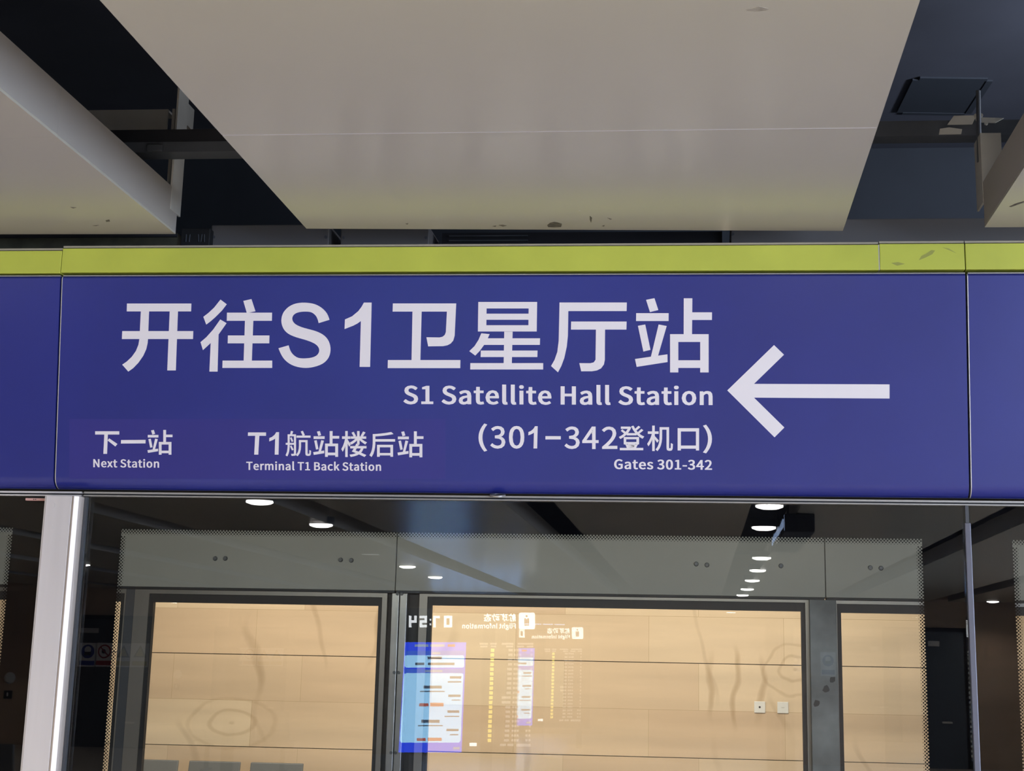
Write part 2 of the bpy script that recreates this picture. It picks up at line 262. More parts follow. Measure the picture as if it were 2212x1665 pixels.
# ---------------------------------------------------------------- lettering
GL = json.loads(r'''{"g":{"(":[[[84,-69],[103,-60],[87,-29],[75,4],[66,38],[61,73],[59,109],[61,144],[66,179],[75,213],[87,246],[103,277],[84,286],[66,254],[52,221],[41,186],[34,149],[32,109],[34,69],[41,32],[52,-3],[66,-37]]],")":[[[35,-69],[52,-37],[67,-3],[77,32],[84,69],[86,109],[84,149],[77,186],[67,221],[52,254],[35,286],[15,277],[31,246],[44,213],[53,179],[58,144],[60,109],[58,73],[53,38],[44,4],[31,-29],[15,-60]]],"-":[[[16,86],[106,86],[106,110],[16,110]]],"0":[[[97,-5],[124,1],[146,17],[163,43],[174,81],[177,129],[174,177],[163,214],[146,240],[124,256],[97,261],[70,256],[48,240],[31,214],[21,177],[18,129],[21,81],[31,43],[48,17],[70,1]],[[97,21],[72,33],[55,68],[48,129],[55,190],[72,225],[97,236],[123,225],[140,190],[146,129],[140,68],[123,33]]],"1":[[[31,0],[172,0],[172,27],[120,27],[120,257],[96,257],[42,238],[42,218],[88,218],[88,27],[31,27]]],"2":[[[15,0],[177,0],[177,28],[106,28],[64,25],[97,59],[125,92],[146,124],[160,155],[165,186],[155,226],[129,252],[90,261],[60,257],[36,244],[14,224],[33,206],[48,221],[66,231],[86,235],[112,229],[128,211],[133,185],[129,157],[115,127],[92,95],[59,59],[15,19]]],"3":[[[92,-5],[134,4],[163,29],[175,69],[167,100],[148,121],[120,134],[120,136],[144,149],[160,169],[166,197],[156,232],[130,254],[91,261],[64,257],[40,246],[20,231],[37,210],[53,223],[70,232],[90,235],[113,230],[128,216],[133,195],[127,170],[104,152],[62,146],[62,121],[109,115],[135,97],[142,70],[135,44],[117,28],[90,22],[64,26],[43,37],[27,51],[10,31],[30,13],[57,0]]],"4":[[[119,0],[149,0],[149,71],[183,71],[183,96],[149,96],[149,257],[114,257],[7,92],[7,71],[119,71]],[[119,96],[40,96],[99,184],[119,222],[121,222],[119,175]]],"5":[[[92,-5],[133,6],[164,36],[176,83],[165,130],[137,157],[98,165],[60,155],[67,229],[163,229],[163,257],[39,257],[30,137],[47,126],[61,134],[75,139],[90,141],[118,134],[137,114],[143,83],[136,50],[116,29],[89,22],[62,26],[42,37],[26,50],[9,29],[30,13],[56,0]]],"7":[[[69,0],[103,0],[106,56],[114,105],[127,149],[147,193],[178,237],[178,257],[17,257],[17,229],[142,229],[115,188],[96,146],[82,103],[74,55]]],":":[[[49,137],[60,140],[69,148],[72,161],[69,174],[60,182],[49,186],[37,182],[29,174],[26,161],[29,148],[37,140]],[[49,-5],[60,-1],[69,7],[72,20],[69,32],[60,41],[49,44],[37,41],[29,32],[26,20],[29,7],[37,-1]]],"B":[[[35,0],[117,0],[168,8],[202,33],[214,75],[208,105],[189,126],[162,137],[162,138],[183,150],[195,170],[200,194],[188,230],[157,250],[111,257],[35,257]],[[68,148],[68,231],[107,231],[141,227],[161,214],[168,190],[161,167],[141,153],[106,148]],[[68,26],[68,123],[112,123],[151,118],[174,102],[182,76],[174,48],[150,31],[112,26]]],"F":[[[35,0],[68,0],[68,115],[166,115],[166,143],[68,143],[68,229],[183,229],[183,257],[35,257]]],"G":[[[136,-5],[168,-1],[195,10],[215,25],[215,133],[131,133],[131,106],[186,106],[186,39],[173,31],[157,26],[139,24],[93,37],[64,73],[54,129],[64,185],[94,220],[139,233],[162,230],[180,221],[194,209],[212,230],[194,245],[170,256],[138,261],[100,255],[67,238],[42,211],[26,174],[20,128],[26,82],[42,45],[66,18],[98,1]]],"H":[[[35,0],[68,0],[68,121],[187,121],[187,0],[220,0],[220,257],[187,257],[187,149],[68,149],[68,257],[35,257]]],"I":[[[35,0],[68,0],[68,257],[35,257]]],"N":[[[35,0],[66,0],[66,135],[62,215],[63,215],[91,162],[185,0],[218,0],[218,257],[187,257],[187,123],[192,42],[190,42],[162,95],[68,257],[35,257]]],"S":[[[106,-5],[153,5],[183,31],[194,68],[187,100],[168,122],[141,137],[104,153],[84,162],[68,175],[62,196],[68,215],[84,228],[110,233],[132,230],[151,222],[168,209],[185,230],[164,246],[139,257],[110,261],[68,252],[39,228],[29,193],[37,162],[57,141],[81,127],[118,111],[140,101],[155,87],[161,65],[154,44],[136,29],[107,24],[81,28],[57,39],[36,56],[17,33],[42,13],[72,0]]],"T":[[[89,0],[121,0],[121,229],[199,229],[199,257],[11,257],[11,229],[89,229]]],"a":[[[76,-5],[99,-1],[120,9],[139,23],[140,23],[143,0],[169,0],[169,117],[162,158],[141,185],[103,195],[74,191],[49,182],[29,170],[41,148],[58,158],[77,165],[98,168],[122,161],[134,144],[137,120],[71,107],[33,84],[21,49],[28,20],[47,2]],[[85,21],[68,24],[56,34],[51,51],[59,73],[87,89],[137,99],[137,46],[120,32],[103,24]]],"c":[[[107,-5],[129,-2],[150,7],[169,19],[155,41],[142,31],[127,25],[110,22],[79,31],[59,57],[51,95],[59,133],[80,159],[111,168],[125,166],[137,160],[149,152],[165,173],[150,184],[132,192],[110,195],[64,183],[31,149],[18,95],[30,41],[62,7]]],"e":[[[109,-5],[133,-2],[154,5],[172,15],[160,36],[146,28],[130,23],[113,21],[81,29],[59,52],[50,88],[178,88],[179,106],[170,153],[145,184],[103,195],[62,183],[31,148],[18,95],[31,41],[63,7]],[[49,110],[59,142],[79,163],[104,169],[129,163],[146,143],[151,110]]],"f":[[[12,164],[37,164],[37,0],[69,0],[69,164],[110,164],[110,190],[69,190],[69,220],[72,241],[81,253],[96,258],[118,252],[125,277],[93,283],[62,276],[43,254],[37,221],[37,190],[12,188]]],"g":[[[96,-88],[147,-78],[181,-54],[193,-22],[185,4],[163,19],[126,23],[89,23],[69,26],[59,33],[56,44],[57,53],[62,61],[68,67],[96,60],[131,68],[156,91],[166,126],[164,142],[158,155],[150,166],[189,166],[189,190],[123,190],[96,195],[61,187],[35,163],[25,127],[29,106],[38,89],[50,76],[50,75],[40,66],[32,54],[29,39],[31,26],[37,15],[46,8],[46,6],[31,-6],[21,-21],[18,-37],[28,-64],[55,-82]],[[96,82],[76,87],[61,103],[56,127],[61,151],[76,166],[96,172],[117,166],[131,151],[137,127],[131,103],[116,87]],[[101,-65],[71,-61],[52,-50],[46,-32],[48,-21],[54,-10],[65,0],[90,-3],[123,-3],[144,-5],[157,-13],[161,-27],[154,-46],[133,-60]]],"h":[[[32,0],[64,0],[64,138],[82,154],[98,164],[116,167],[137,162],[149,145],[152,116],[152,0],[184,0],[184,120],[178,161],[159,186],[126,195],[102,191],[81,179],[63,163],[64,202],[64,279],[32,279]]],"i":[[[32,0],[64,0],[64,190],[32,190]],[[48,229],[59,232],[67,239],[70,251],[67,262],[59,269],[48,271],[37,269],[30,262],[27,251],[30,239],[37,232]]],"k":[[[32,0],[64,0],[64,50],[99,92],[155,0],[190,0],[118,113],[181,190],[146,190],[65,90],[64,90],[64,279],[32,279]]],"l":[[[66,-5],[84,-2],[80,23],[73,22],[69,23],[66,28],[64,36],[64,279],[32,279],[32,38],[36,15],[47,0]]],"m":[[[32,0],[64,0],[64,138],[81,154],[97,164],[112,167],[132,162],[144,145],[147,116],[147,0],[179,0],[179,138],[196,154],[212,164],[227,167],[247,162],[259,145],[263,116],[263,0],[294,0],[294,120],[288,161],[269,186],[237,195],[215,190],[194,178],[174,159],[164,178],[146,191],[121,195],[100,191],[80,179],[62,162],[62,162],[58,190],[32,190]]],"n":[[[32,0],[64,0],[64,138],[82,154],[98,164],[116,167],[137,162],[149,145],[152,116],[152,0],[184,0],[184,120],[178,161],[159,186],[126,195],[102,191],[81,179],[62,162],[62,162],[58,190],[32,190]]],"o":[[[106,-5],[150,7],[182,41],[194,95],[182,149],[150,183],[106,195],[63,183],[31,149],[18,95],[31,41],[63,7]],[[106,22],[77,31],[58,57],[51,95],[58,133],[77,159],[106,168],[135,159],[154,133],[161,95],[154,57],[135,31]]],"r":[[[32,0],[64,0],[64,122],[79,148],[95,162],[112,166],[131,163],[137,191],[116,195],[96,190],[78,176],[62,155],[62,155],[58,190],[32,190]]],"s":[[[82,-5],[120,3],[143,24],[151,52],[142,81],[120,98],[93,110],[73,118],[58,128],[52,143],[56,156],[68,166],[88,170],[103,168],[117,162],[131,153],[146,173],[130,184],[110,192],[87,195],[52,188],[29,168],[22,141],[30,115],[51,97],[77,86],[98,78],[114,66],[120,50],[116,35],[104,24],[83,20],[62,23],[44,31],[27,43],[11,22],[31,8],[56,-1]]],"t":[[[92,-5],[127,2],[121,27],[99,21],[82,26],[72,38],[70,58],[70,164],[121,164],[121,190],[70,190],[70,244],[43,244],[40,190],[9,188],[9,164],[38,164],[38,59],[43,25],[60,3]]],"x":[[[5,0],[39,0],[64,44],[84,78],[85,78],[106,44],[134,0],[169,0],[106,96],[164,190],[131,190],[107,148],[91,117],[89,117],[70,148],[45,190],[10,190],[68,99]]],"动":[[[31,265],[31,242],[167,242],[167,265]],[[229,288],[228,213],[178,213],[178,188],[227,188],[223,141],[215,97],[203,56],[185,21],[160,-9],[181,-28],[208,5],[227,44],[240,89],[248,137],[252,188],[305,188],[302,122],[299,74],[296,39],[292,18],[287,7],[273,1],[228,4],[236,-22],[284,-23],[294,-21],[302,-17],[310,-9],[316,4],[321,29],[325,68],[328,124],[331,200],[331,213],[254,213],[255,288]],[[31,15],[32,16],[32,15],[150,46],[156,22],[179,30],[144,128],[122,122],[142,68],[59,50],[95,158],[173,158],[173,182],[19,182],[19,158],[68,158],[39,64],[23,40]]],"后":[[[53,263],[53,172],[52,137],[49,100],[42,61],[30,24],[11,-11],[33,-29],[54,8],[67,50],[75,92],[79,134],[79,172],[334,172],[334,197],[79,197],[79,241],[128,244],[178,249],[226,255],[270,262],[310,270],[287,291],[250,284],[205,277],[156,271],[104,266]],[[109,122],[109,-28],[136,-28],[136,-10],[281,-10],[281,-28],[308,-28],[308,122]],[[136,14],[136,97],[281,97],[281,14]]],"态":[[[133,143],[190,100],[214,115],[155,157]],[[95,84],[95,16],[99,-6],[114,-17],[146,-20],[228,-20],[254,-16],[267,1],[273,35],[249,45],[246,18],[240,6],[226,4],[147,4],[130,4],[122,8],[120,16],[120,84]],[[144,93],[199,32],[221,46],[164,105]],[[263,82],[280,50],[294,17],[304,-12],[329,-3],[319,25],[304,58],[286,90]],[[54,84],[45,55],[34,24],[19,-2],[43,-14],[57,14],[68,46],[77,77]],[[163,296],[155,245],[20,245],[20,220],[148,220],[136,194],[118,170],[93,149],[59,131],[16,117],[31,94],[79,111],[116,133],[144,159],[163,188],[176,220],[195,185],[218,155],[246,130],[279,110],[318,96],[335,120],[300,131],[269,147],[242,167],[221,192],[204,220],[332,220],[332,245],[183,245],[190,296]]],"机":[[[174,274],[174,162],[173,128],[170,92],[161,55],[146,20],[122,-11],[142,-28],[168,6],[184,44],[194,85],[199,125],[200,162],[200,249],[266,249],[266,24],[267,1],[269,-11],[274,-18],[294,-25],[312,-25],[330,-20],[340,0],[343,55],[323,66],[321,16],[318,2],[311,0],[300,0],[294,2],[292,22],[292,274]],[[76,294],[76,219],[18,219],[18,194],[73,194],[56,144],[34,98],[10,61],[23,37],[43,66],[61,102],[76,142],[76,-28],[102,-28],[102,133],[139,82],[155,104],[102,162],[102,194],[154,194],[154,219],[102,219],[102,294]]],"楼":[[[146,275],[172,228],[193,238],[166,284]],[[292,288],[263,236],[282,228],[316,278]],[[216,294],[216,226],[133,226],[133,204],[200,204],[176,183],[150,164],[123,150],[140,131],[166,147],[193,167],[216,190],[216,134],[241,134],[241,192],[265,169],[292,149],[318,133],[335,153],[309,166],[282,184],[258,204],[327,204],[327,226],[241,226],[241,294]],[[266,81],[258,62],[247,46],[233,32],[186,49],[205,81]],[[149,39],[209,18],[184,8],[155,0],[120,-5],[131,-27],[173,-19],[208,-8],[237,6],[308,-27],[326,-8],[258,22],[273,39],[284,59],[293,81],[331,81],[331,104],[217,104],[229,129],[203,133],[190,104],[126,104],[126,81],[177,81]],[[62,294],[62,227],[20,227],[20,202],[61,202],[48,153],[31,106],[11,69],[25,43],[39,69],[51,100],[62,134],[62,-28],[86,-28],[86,155],[110,107],[126,126],[86,188],[86,202],[121,202],[121,227],[86,227],[86,294]]],"班":[[[182,294],[182,145],[181,108],[176,74],[164,43],[144,15],[114,-9],[130,-28],[164,-1],[186,30],[199,65],[205,103],[206,145],[206,294]],[[132,222],[130,177],[126,137],[115,106],[134,92],[146,128],[152,172],[153,219]],[[220,142],[220,118],[258,118],[258,9],[190,9],[190,-15],[336,-15],[336,9],[283,9],[283,118],[324,118],[324,142],[283,142],[283,246],[329,246],[329,270],[214,270],[214,246],[258,246],[258,142]],[[11,26],[16,1],[121,28],[118,51],[78,42],[78,132],[112,132],[112,155],[78,155],[78,244],[118,244],[118,268],[15,268],[15,244],[54,244],[54,155],[20,155],[20,132],[54,132],[54,36]]],"登":[[[99,123],[245,123],[245,79],[99,79]],[[73,145],[73,57],[273,57],[273,145]],[[308,250],[259,207],[235,234],[289,277],[269,291],[223,250],[199,293],[176,286],[192,254],[212,224],[234,196],[118,196],[137,220],[153,245],[166,273],[149,282],[144,281],[35,281],[35,259],[132,259],[96,210],[50,244],[36,230],[81,194],[58,176],[33,160],[9,148],[25,128],[55,144],[85,166],[113,191],[113,174],[239,174],[239,192],[265,168],[293,147],[322,131],[341,153],[317,164],[295,177],[274,193],[328,236]],[[228,55],[203,3],[121,3],[143,11],[121,55],[98,47],[118,3],[21,3],[21,-20],[329,-20],[329,3],[230,3],[254,48]]],"航":[[[70,207],[91,157],[108,165],[87,214]],[[69,99],[94,46],[112,54],[86,107]],[[209,290],[233,236],[258,245],[233,298]],[[154,236],[154,212],[332,212],[332,236]],[[185,178],[185,102],[182,63],[171,22],[146,-15],[166,-29],[194,11],[206,57],[209,101],[209,154],[269,154],[269,17],[270,-2],[272,-12],[276,-18],[294,-24],[310,-24],[327,-20],[336,-5],[339,38],[321,47],[320,10],[317,0],[310,-2],[301,-2],[296,0],[294,15],[294,178]],[[121,231],[121,141],[62,141],[62,231]],[[14,141],[14,120],[39,120],[37,73],[30,25],[12,-18],[32,-30],[45,-4],[54,26],[59,58],[61,90],[62,120],[121,120],[121,3],[115,-2],[83,-2],[90,-25],[133,-21],[140,-16],[143,-8],[144,3],[144,252],[93,252],[107,291],[81,297],[70,252],[39,252],[39,141]]]},"w":{"(":118,")":118,"-":121,"0":194,"1":194,"2":194,"3":194,"4":194,"5":194,"7":194,":":97,"B":230,"F":193,"G":241,"H":255,"I":103,"N":253,"S":209,"T":210,"a":197,"c":179,"e":194,"f":114,"g":197,"h":213,"i":96,"k":193,"l":99,"m":324,"n":214,"o":212,"r":136,"s":164,"t":132,"x":174,"动":350,"后":350,"态":350,"机":350,"楼":350,"班":350,"登":350,"航":350}}''')
BIG = {   # stroke outlines of the large sign, in units of the photograph
 '开': [[(152,113),(768,113),(765,188),(150,188)], [(107,376),(786,376),(783,452),(104,452)], [(285,180),(364,180),(354,440),(350,490),(337,548),(308,612),(262,678),(212,730),(165,763),(107,697),(152,666),(198,622),(238,566),(262,506),(272,445)], [(561,180),(640,180),(619,752),(537,752)]],
 '往': [[(1046,75),(1106,120),(1060,180),(1000,240),(950,284),(910,314),(882,240),(930,203),(985,152)], [(1044,265),(1104,300),(1068,352),(1028,408),(1018,763),(940,763),(952,490),(915,525),(878,558),(855,482),(910,435),(975,363)], [(1264,88),(1342,70),(1380,187),(1298,204)], [(1108,200),(1539,200),(1537,278),(1106,278)], [(1280,270),(1360,270),(1345,668),(1267,668)], [(1117,418),(1514,418),(1512,493),(1115,493)], [(1066,658),(1540,658),(1540,728),(1064,728)]],
 'S': [[(2088,268),(2062,205),(2010,152),(1940,117),(1855,105),(1770,112),(1700,143),(1650,195),(1629,255),(1632,312),(1656,365),(1700,405),(1770,435),(1850,458),(1920,483),(1965,510),(1988,545),(1985,582),(1960,612),(1915,630),(1850,637),(1790,632),(1745,605),(1715,565),(1697,512),(1600,540),(1622,592),(1656,645),(1710,690),(1780,718),(1860,728),(1940,718),(2020,688),(2072,640),(2095,580),(2094,515),(2070,455),(2025,410),(1960,378),(1890,358),(1820,338),(1765,312),(1737,280),(1733,245),(1755,213),(1800,195),(1860,190),(1915,197),(1953,225),(1973,260),(1984,300)]],
}
def curve(pts, n=3):
    o = []
    for i in range(len(pts)-1):
        p0, p1, p2, p3 = pts[max(i-1, 0)], pts[i], pts[i+1], pts[min(i+2, len(pts)-1)]
        for j in range(n):
            t = j/n
            o.append(tuple(.5*(2*b+(c-a)*t+(2*a-5*b+4*c-d)*t*t+(3*b-a-3*c+d)*t**3) for a, b, c, d in zip(p0, p1, p2, p3)))
    return o+[pts[-1]]
_s = BIG['S'][0]; _i = _s.index((1697,512)); BIG['S'] = [curve(_s[:_i+1])+curve(_s[_i+1:])]
BIG2 = {
 '1': [[(293,104),(367,104),(352,718),(252,718),(264,280),(230,304),(190,325),(108,357),(112,265),(180,235),(240,185),(270,145)]],
 '卫': [[(570,112),(1175,112),(1160,420),(1147,466),(1122,495),(1090,512),(1050,520),(907,522),(890,435),(1015,437),(1045,430),(1066,412),(1076,385),(1086,190),(567,190)], [(757,185),(845,185),(832,660),(748,660)], [(522,653),(1215,653),(1213,730),(520,730)]],
 '星': [[(1386,98),(1466,98),(1462,380),(1382,380)], [(1868,98),(1948,98),(1944,380),(1864,380)], [(1390,98),(1944,98),(1944,160),(1390,160)], [(1390,210),(1944,210),(1944,268),(1390,268)], [(1386,320),(1944,320),(1944,380),(1386,380)], [(1634,382),(1714,382),(1706,690),(1628,690)], [(1415,397),(1494,405),(1472,455),(1440,510),(1400,565),(1357,610),(1300,568),(1350,520),(1388,460)], [(1462,445),(1976,445),(1974,508),(1440,508)], [(1410,562),(1952,562),(1950,624),(1408,624)], [(1310,682),(2006,682),(2005,743),(1309,743)]],
}
BIG3 = {
 '厅': [[(481,103),(1124,103),(1122,185),(565,185),(561,420),(550,525),(526,635),(498,710),(466,770),(400,710),(434,650),(460,575),(473,470),(477,300)], [(592,285),(1122,285),(1120,362),(590,362)], [(829,355),(916,355),(914,650),(905,695),(878,732),(838,752),(790,760),(688,760),(670,682),(775,683),(808,675),(825,650)]],
 '站': [[(1308,78),(1388,62),(1425,175),(1345,195)], [(1213,205),(1524,205),(1523,280),(1212,280)], [(1230,326),(1300,313),(1350,555),(1282,572)], [(1428,313),(1505,328),(1420,620),(1352,630)], [(1202,643),(1512,598),(1513,672),(1218,718)], [(1668,63),(1750,63),(1747,412),(1667,412)], [(1740,197),(1938,197),(1937,270),(1740,270)], [(1537,406),(1906,406),(1906,480),(1537,480)], [(1537,410),(1616,410),(1616,771),(1537,771)], [(1825,410),(1906,410),(1906,771),(1825,771)], [(1600,655),(1840,655),(1840,728),(1600,728)]],
}
STATION, ONE = BIG3['站'], BIG2['1']
def bbox(strokes):
    xs = [p[0] for s in strokes for p in s]; ys = [p[1] for s in strokes for p in s]
    return min(xs), min(ys), max(xs), max(ys)
def fit(strokes, box):
    a = bbox(strokes); sx = (box[2]-box[0])/(a[2]-a[0]); sy = (box[3]-box[1])/(a[3]-a[1])
    return [[(box[0]+(p[0]-a[0])*sx, box[1]+(p[1]-a[1])*sy) for p in s] for s in strokes]
def glyph_faces(ch, offset):
    """filled triangles of a glyph's outline (y up, 1000 units a text size), thickened by offset"""
    cu = bpy.data.curves.new('glyph', 'CURVE'); cu.dimensions = '2D'; cu.fill_mode = 'BOTH'; cu.offset = offset/1000
    for poly in GL['g'][ch]:
        s = cu.splines.new('POLY'); s.points.add(len(poly)-1); s.use_cyclic_u = True
        for p, q in zip(s.points, poly): p.co = (q[0]/1000, q[1]/1000, 0, 1)
    o = bpy.data.objects.new('glyph', cu); C.objects.link(o)
    dg = bpy.context.evaluated_depsgraph_get(); dg.update()
    me = bpy.data.meshes.new_from_object(o.evaluated_get(dg))
    v = [(p.co.x*1000, p.co.y*1000) for p in me.vertices]; f = [tuple(p.vertices) for p in me.polygons]
    bpy.data.objects.remove(o); bpy.data.curves.remove(cu); bpy.data.meshes.remove(me)
    return v, f
_gc = {}
def glyph(ch, off):
    if (ch, off) not in _gc: _gc[ch, off] = glyph_faces(ch, off)
    return _gc[ch, off]
class Ink:
    """flat lettering: faces drawn in photo units and laid on a surface by fn(px, py, lift)"""
    def __init__(s, fn, lift=.0006): s.fn = fn; s.mb = MB(); s.k = 0; s.lift = lift
    def poly(s, pts, back=0):
        s.k += 1; l = s.lift+s.k*.00002
        a = [s.fn(x, y, l) for x, y in pts]; n = len(s.mb.v); k = len(pts)
        s.mb.v += [tuple(p) for p in a]; s.mb.f.append(tuple(range(n, n+k)))
        b = [s.fn(x, y, 0) for x, y in pts]; s.mb.v += [tuple(p) for p in b]
        for i in range(k):
            j = (i+1) % k; s.mb.f.append((n+i, n+k+i, n+k+j, n+j))
        return s
    def rect(s, x0, y0, x1, y1): return s.poly([(x0,y0),(x1,y0),(x1,y1),(x0,y1)])
    def glyph_box(s, ch, box, off=0, flip=False):
        v, f = glyph(ch, off); xs = [p[0] for p in v]; ys = [p[1] for p in v]
        x0, x1, y0, y1 = min(xs), max(xs), min(ys), max(ys); n = len(s.mb.v); s.k += 1
        for x, y in v:
            t = (x-x0)/(x1-x0)
            if flip: t = 1-t
            s.mb.v.append(tuple(s.fn(box[0]+t*(box[2]-box[0]), box[3]-(y-y0)/(y1-y0)*(box[3]-box[1]), s.lift+s.k*.00002)))
        s.mb.f += [tuple(n+i for i in q) for q in f]; return s
    def line(s, text, x0, x1, yl, yr, cap, off=0, flip=False):
        """a line of text from x0 to x1 with its baseline from yl to yr and the given capital height"""
        space = 78; pen = 0; items = []; lo = hi = None
        for ch in text:
            if ch == ' ': pen += space; continue
            v, f = glyph(ch, off); items.append((ch, pen))
            a = pen+min(p[0] for p in v); b = pen+max(p[0] for p in v)
            lo = a if lo is None else min(lo, a); hi = b if hi is None else max(hi, b)
            pen += GL['w'][ch]+(18 if off else 4)
        hv = glyph('H', off)[0]; hh = max(p[1] for p in hv)-min(p[1] for p in hv); y0 = min(p[1] for p in hv); sy = cap/hh
        for ch, pen in items:
            v, f = glyph(ch, off)
            for c, dx in enumerate((0, -5, 5) if off else (0,)):
                n = len(s.mb.v)
                for x, y in v:
                    t = (x+dx+pen-lo)/(hi-lo)
                    if flip: t = 1-t
                    s.mb.v.append(tuple(s.fn(x0+t*(x1-x0), yl+t*(yr-yl)-(y-y0)*sy, s.lift+c*.00003)))
                s.mb.f += [tuple(n+i for i in q) for q in f]
        return s
    def build(s, name, m_, parent): return s.mb.build(name, m_, parent)
def crop(x, y, s): return lambda p: (x+p[0]*s, y+p[1]*s)

# ---------------------------------------------------------------- platform shell
XL, XR, YB = -13.0, 6.6, -24.0
ZC = 2.69
struct('floor', B(XL, XR, YB, .02, -.2, 0), M['floor'])
struct('ceiling', B(XL, XR, YB, 1.75, 3.45, 3.6), M['slab'])
struct('wall_back', B(XL, XR, YB-.2, YB, 0, 3.6), M['stone_dim'])
struct('wall_left', B(XL-.2, XL, YB, .6, 0, 3.6), M['stone_dim'])
wr = MB(); wr.box(XR, XR+.2, YB, -17, 0, 3.6); wr.box(XR, XR+.2, -3.5, .6, 0, 3.6); wr.box(XR, XR+.2, -17, -3.5, 0, .4); wr.box(XR, XR+.2, -17, -3.5, 2.75, 3.6)
struct('wall_right', wr, M['wall'])
wn = MB()
for y in (-17, -14.3, -11.6, -8.9, -6.2, -3.56): wn.box(XR-.02, XR+.1, y, y+.06, .4, 2.75)
wn.box(XR-.02, XR+.1, -17, -3.5, .4, .46); wn.box(XR-.02, XR+.1, -17, -3.5, 2.69, 2.75)
wnd = struct('added_window', wn, M['alu_d'])  # unseen window added to carry the fill from the right
B(XR+.04, XR+.05, -17, -3.5, .4, 2.75).build('pane', M['win_fill'], wnd)
struct('wall_front_bulkhead', B(XL, XR, 1.6, 1.75, 2.71, 3.45), M['bulk'])
struct('trim_light_block', B(XL, XR, .27, 1.599, 2.71, 2.735), M['bulk'])  # unseen deck added to block the track fill from the plenum
struct('wall_front_left', B(XL, -6.3, -.02, .2, 0, 3.45), M['wall'])
struct('wall_front_right', B(5.3, XR, -.02, .2, 0, 3.45), M['wall'])

# ---------------------------------------------------------------- ceiling panels
PER = 1.71
def cpanel(x0, x1, yf0, yf1, yb, label, group=None, z1=ZC+.14, x0b=None, x1b=None):
    x0b = x0 if x0b is None else x0b; x1b = x1 if x1b is None else x1b
    t = thing('ceiling_panel', ((x0+x1)/2, yf0, ZC), label, 'ceiling panel', group)
    q = [(x0, yf0), (x1, yf1), (x1b, yb), (x0b, yb)]
    MB().prism([(x, y, ZC) for x, y in q], (0, 0, .006)).build('bottom_sheet', M['ceil'], t)
    e = MB(); c = Vector((sum(p[0] for p in q)/4, sum(p[1] for p in q)/4, 0))
    for i in range(4):
        a, b = Vector((*q[i], 0)), Vector((*q[(i+1) % 4], 0)); d = (b-a).normalized()
        if i % 2 == 0: a, b = a+d*.0125, b-d*.0125
        n = Vector((-d.y, d.x, 0))
        if n.dot(c-a) < 0: n = -n
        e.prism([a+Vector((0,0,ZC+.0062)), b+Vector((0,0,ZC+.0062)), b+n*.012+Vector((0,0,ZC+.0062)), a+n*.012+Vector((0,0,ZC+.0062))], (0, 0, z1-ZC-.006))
    e.build('side_flange', M['ceil_shaded'], t)
    return t
fl, fr_ = at(661, 493.8, Z=ZC), at(1820.8, 498.8, Z=ZC)
sl, sr_ = at(481, 292.6, Z=ZC), at(1897, 272, Z=ZC)
XA, XB = -.996, .363
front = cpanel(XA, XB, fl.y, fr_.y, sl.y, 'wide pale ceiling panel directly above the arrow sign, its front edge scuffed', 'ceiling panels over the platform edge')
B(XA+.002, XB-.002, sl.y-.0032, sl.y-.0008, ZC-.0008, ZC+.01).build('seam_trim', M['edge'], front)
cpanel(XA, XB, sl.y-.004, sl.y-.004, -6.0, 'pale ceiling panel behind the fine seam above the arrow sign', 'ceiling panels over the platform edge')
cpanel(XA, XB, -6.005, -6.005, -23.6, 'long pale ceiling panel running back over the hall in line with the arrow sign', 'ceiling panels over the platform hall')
lc = at(376.7, 505.5, Z=ZC); rc = at(2128.9, 491, Z=ZC); lk = at(127.8, 296, Z=ZC)
xl1, xr0 = -1.355, .707
ztop = at(352, 385, X=xl1).z
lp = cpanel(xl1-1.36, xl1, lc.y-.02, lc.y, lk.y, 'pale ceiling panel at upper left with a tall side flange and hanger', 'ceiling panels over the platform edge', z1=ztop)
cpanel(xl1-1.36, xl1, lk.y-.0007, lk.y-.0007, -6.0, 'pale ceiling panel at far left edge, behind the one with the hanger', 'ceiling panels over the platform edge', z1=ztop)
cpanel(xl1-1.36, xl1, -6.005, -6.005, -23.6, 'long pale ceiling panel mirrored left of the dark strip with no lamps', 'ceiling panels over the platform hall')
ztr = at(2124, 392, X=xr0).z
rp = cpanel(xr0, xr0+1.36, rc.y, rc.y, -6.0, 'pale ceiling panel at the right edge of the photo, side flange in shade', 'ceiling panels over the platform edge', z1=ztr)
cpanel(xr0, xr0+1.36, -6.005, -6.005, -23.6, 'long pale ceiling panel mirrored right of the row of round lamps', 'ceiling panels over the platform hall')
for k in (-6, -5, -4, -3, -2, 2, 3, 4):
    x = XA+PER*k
    cpanel(x, x+1.36, -.1, -.1, -23.6, 'long pale ceiling panel further along the platform, outside the arrow sign', 'ceiling panels further along the platform')
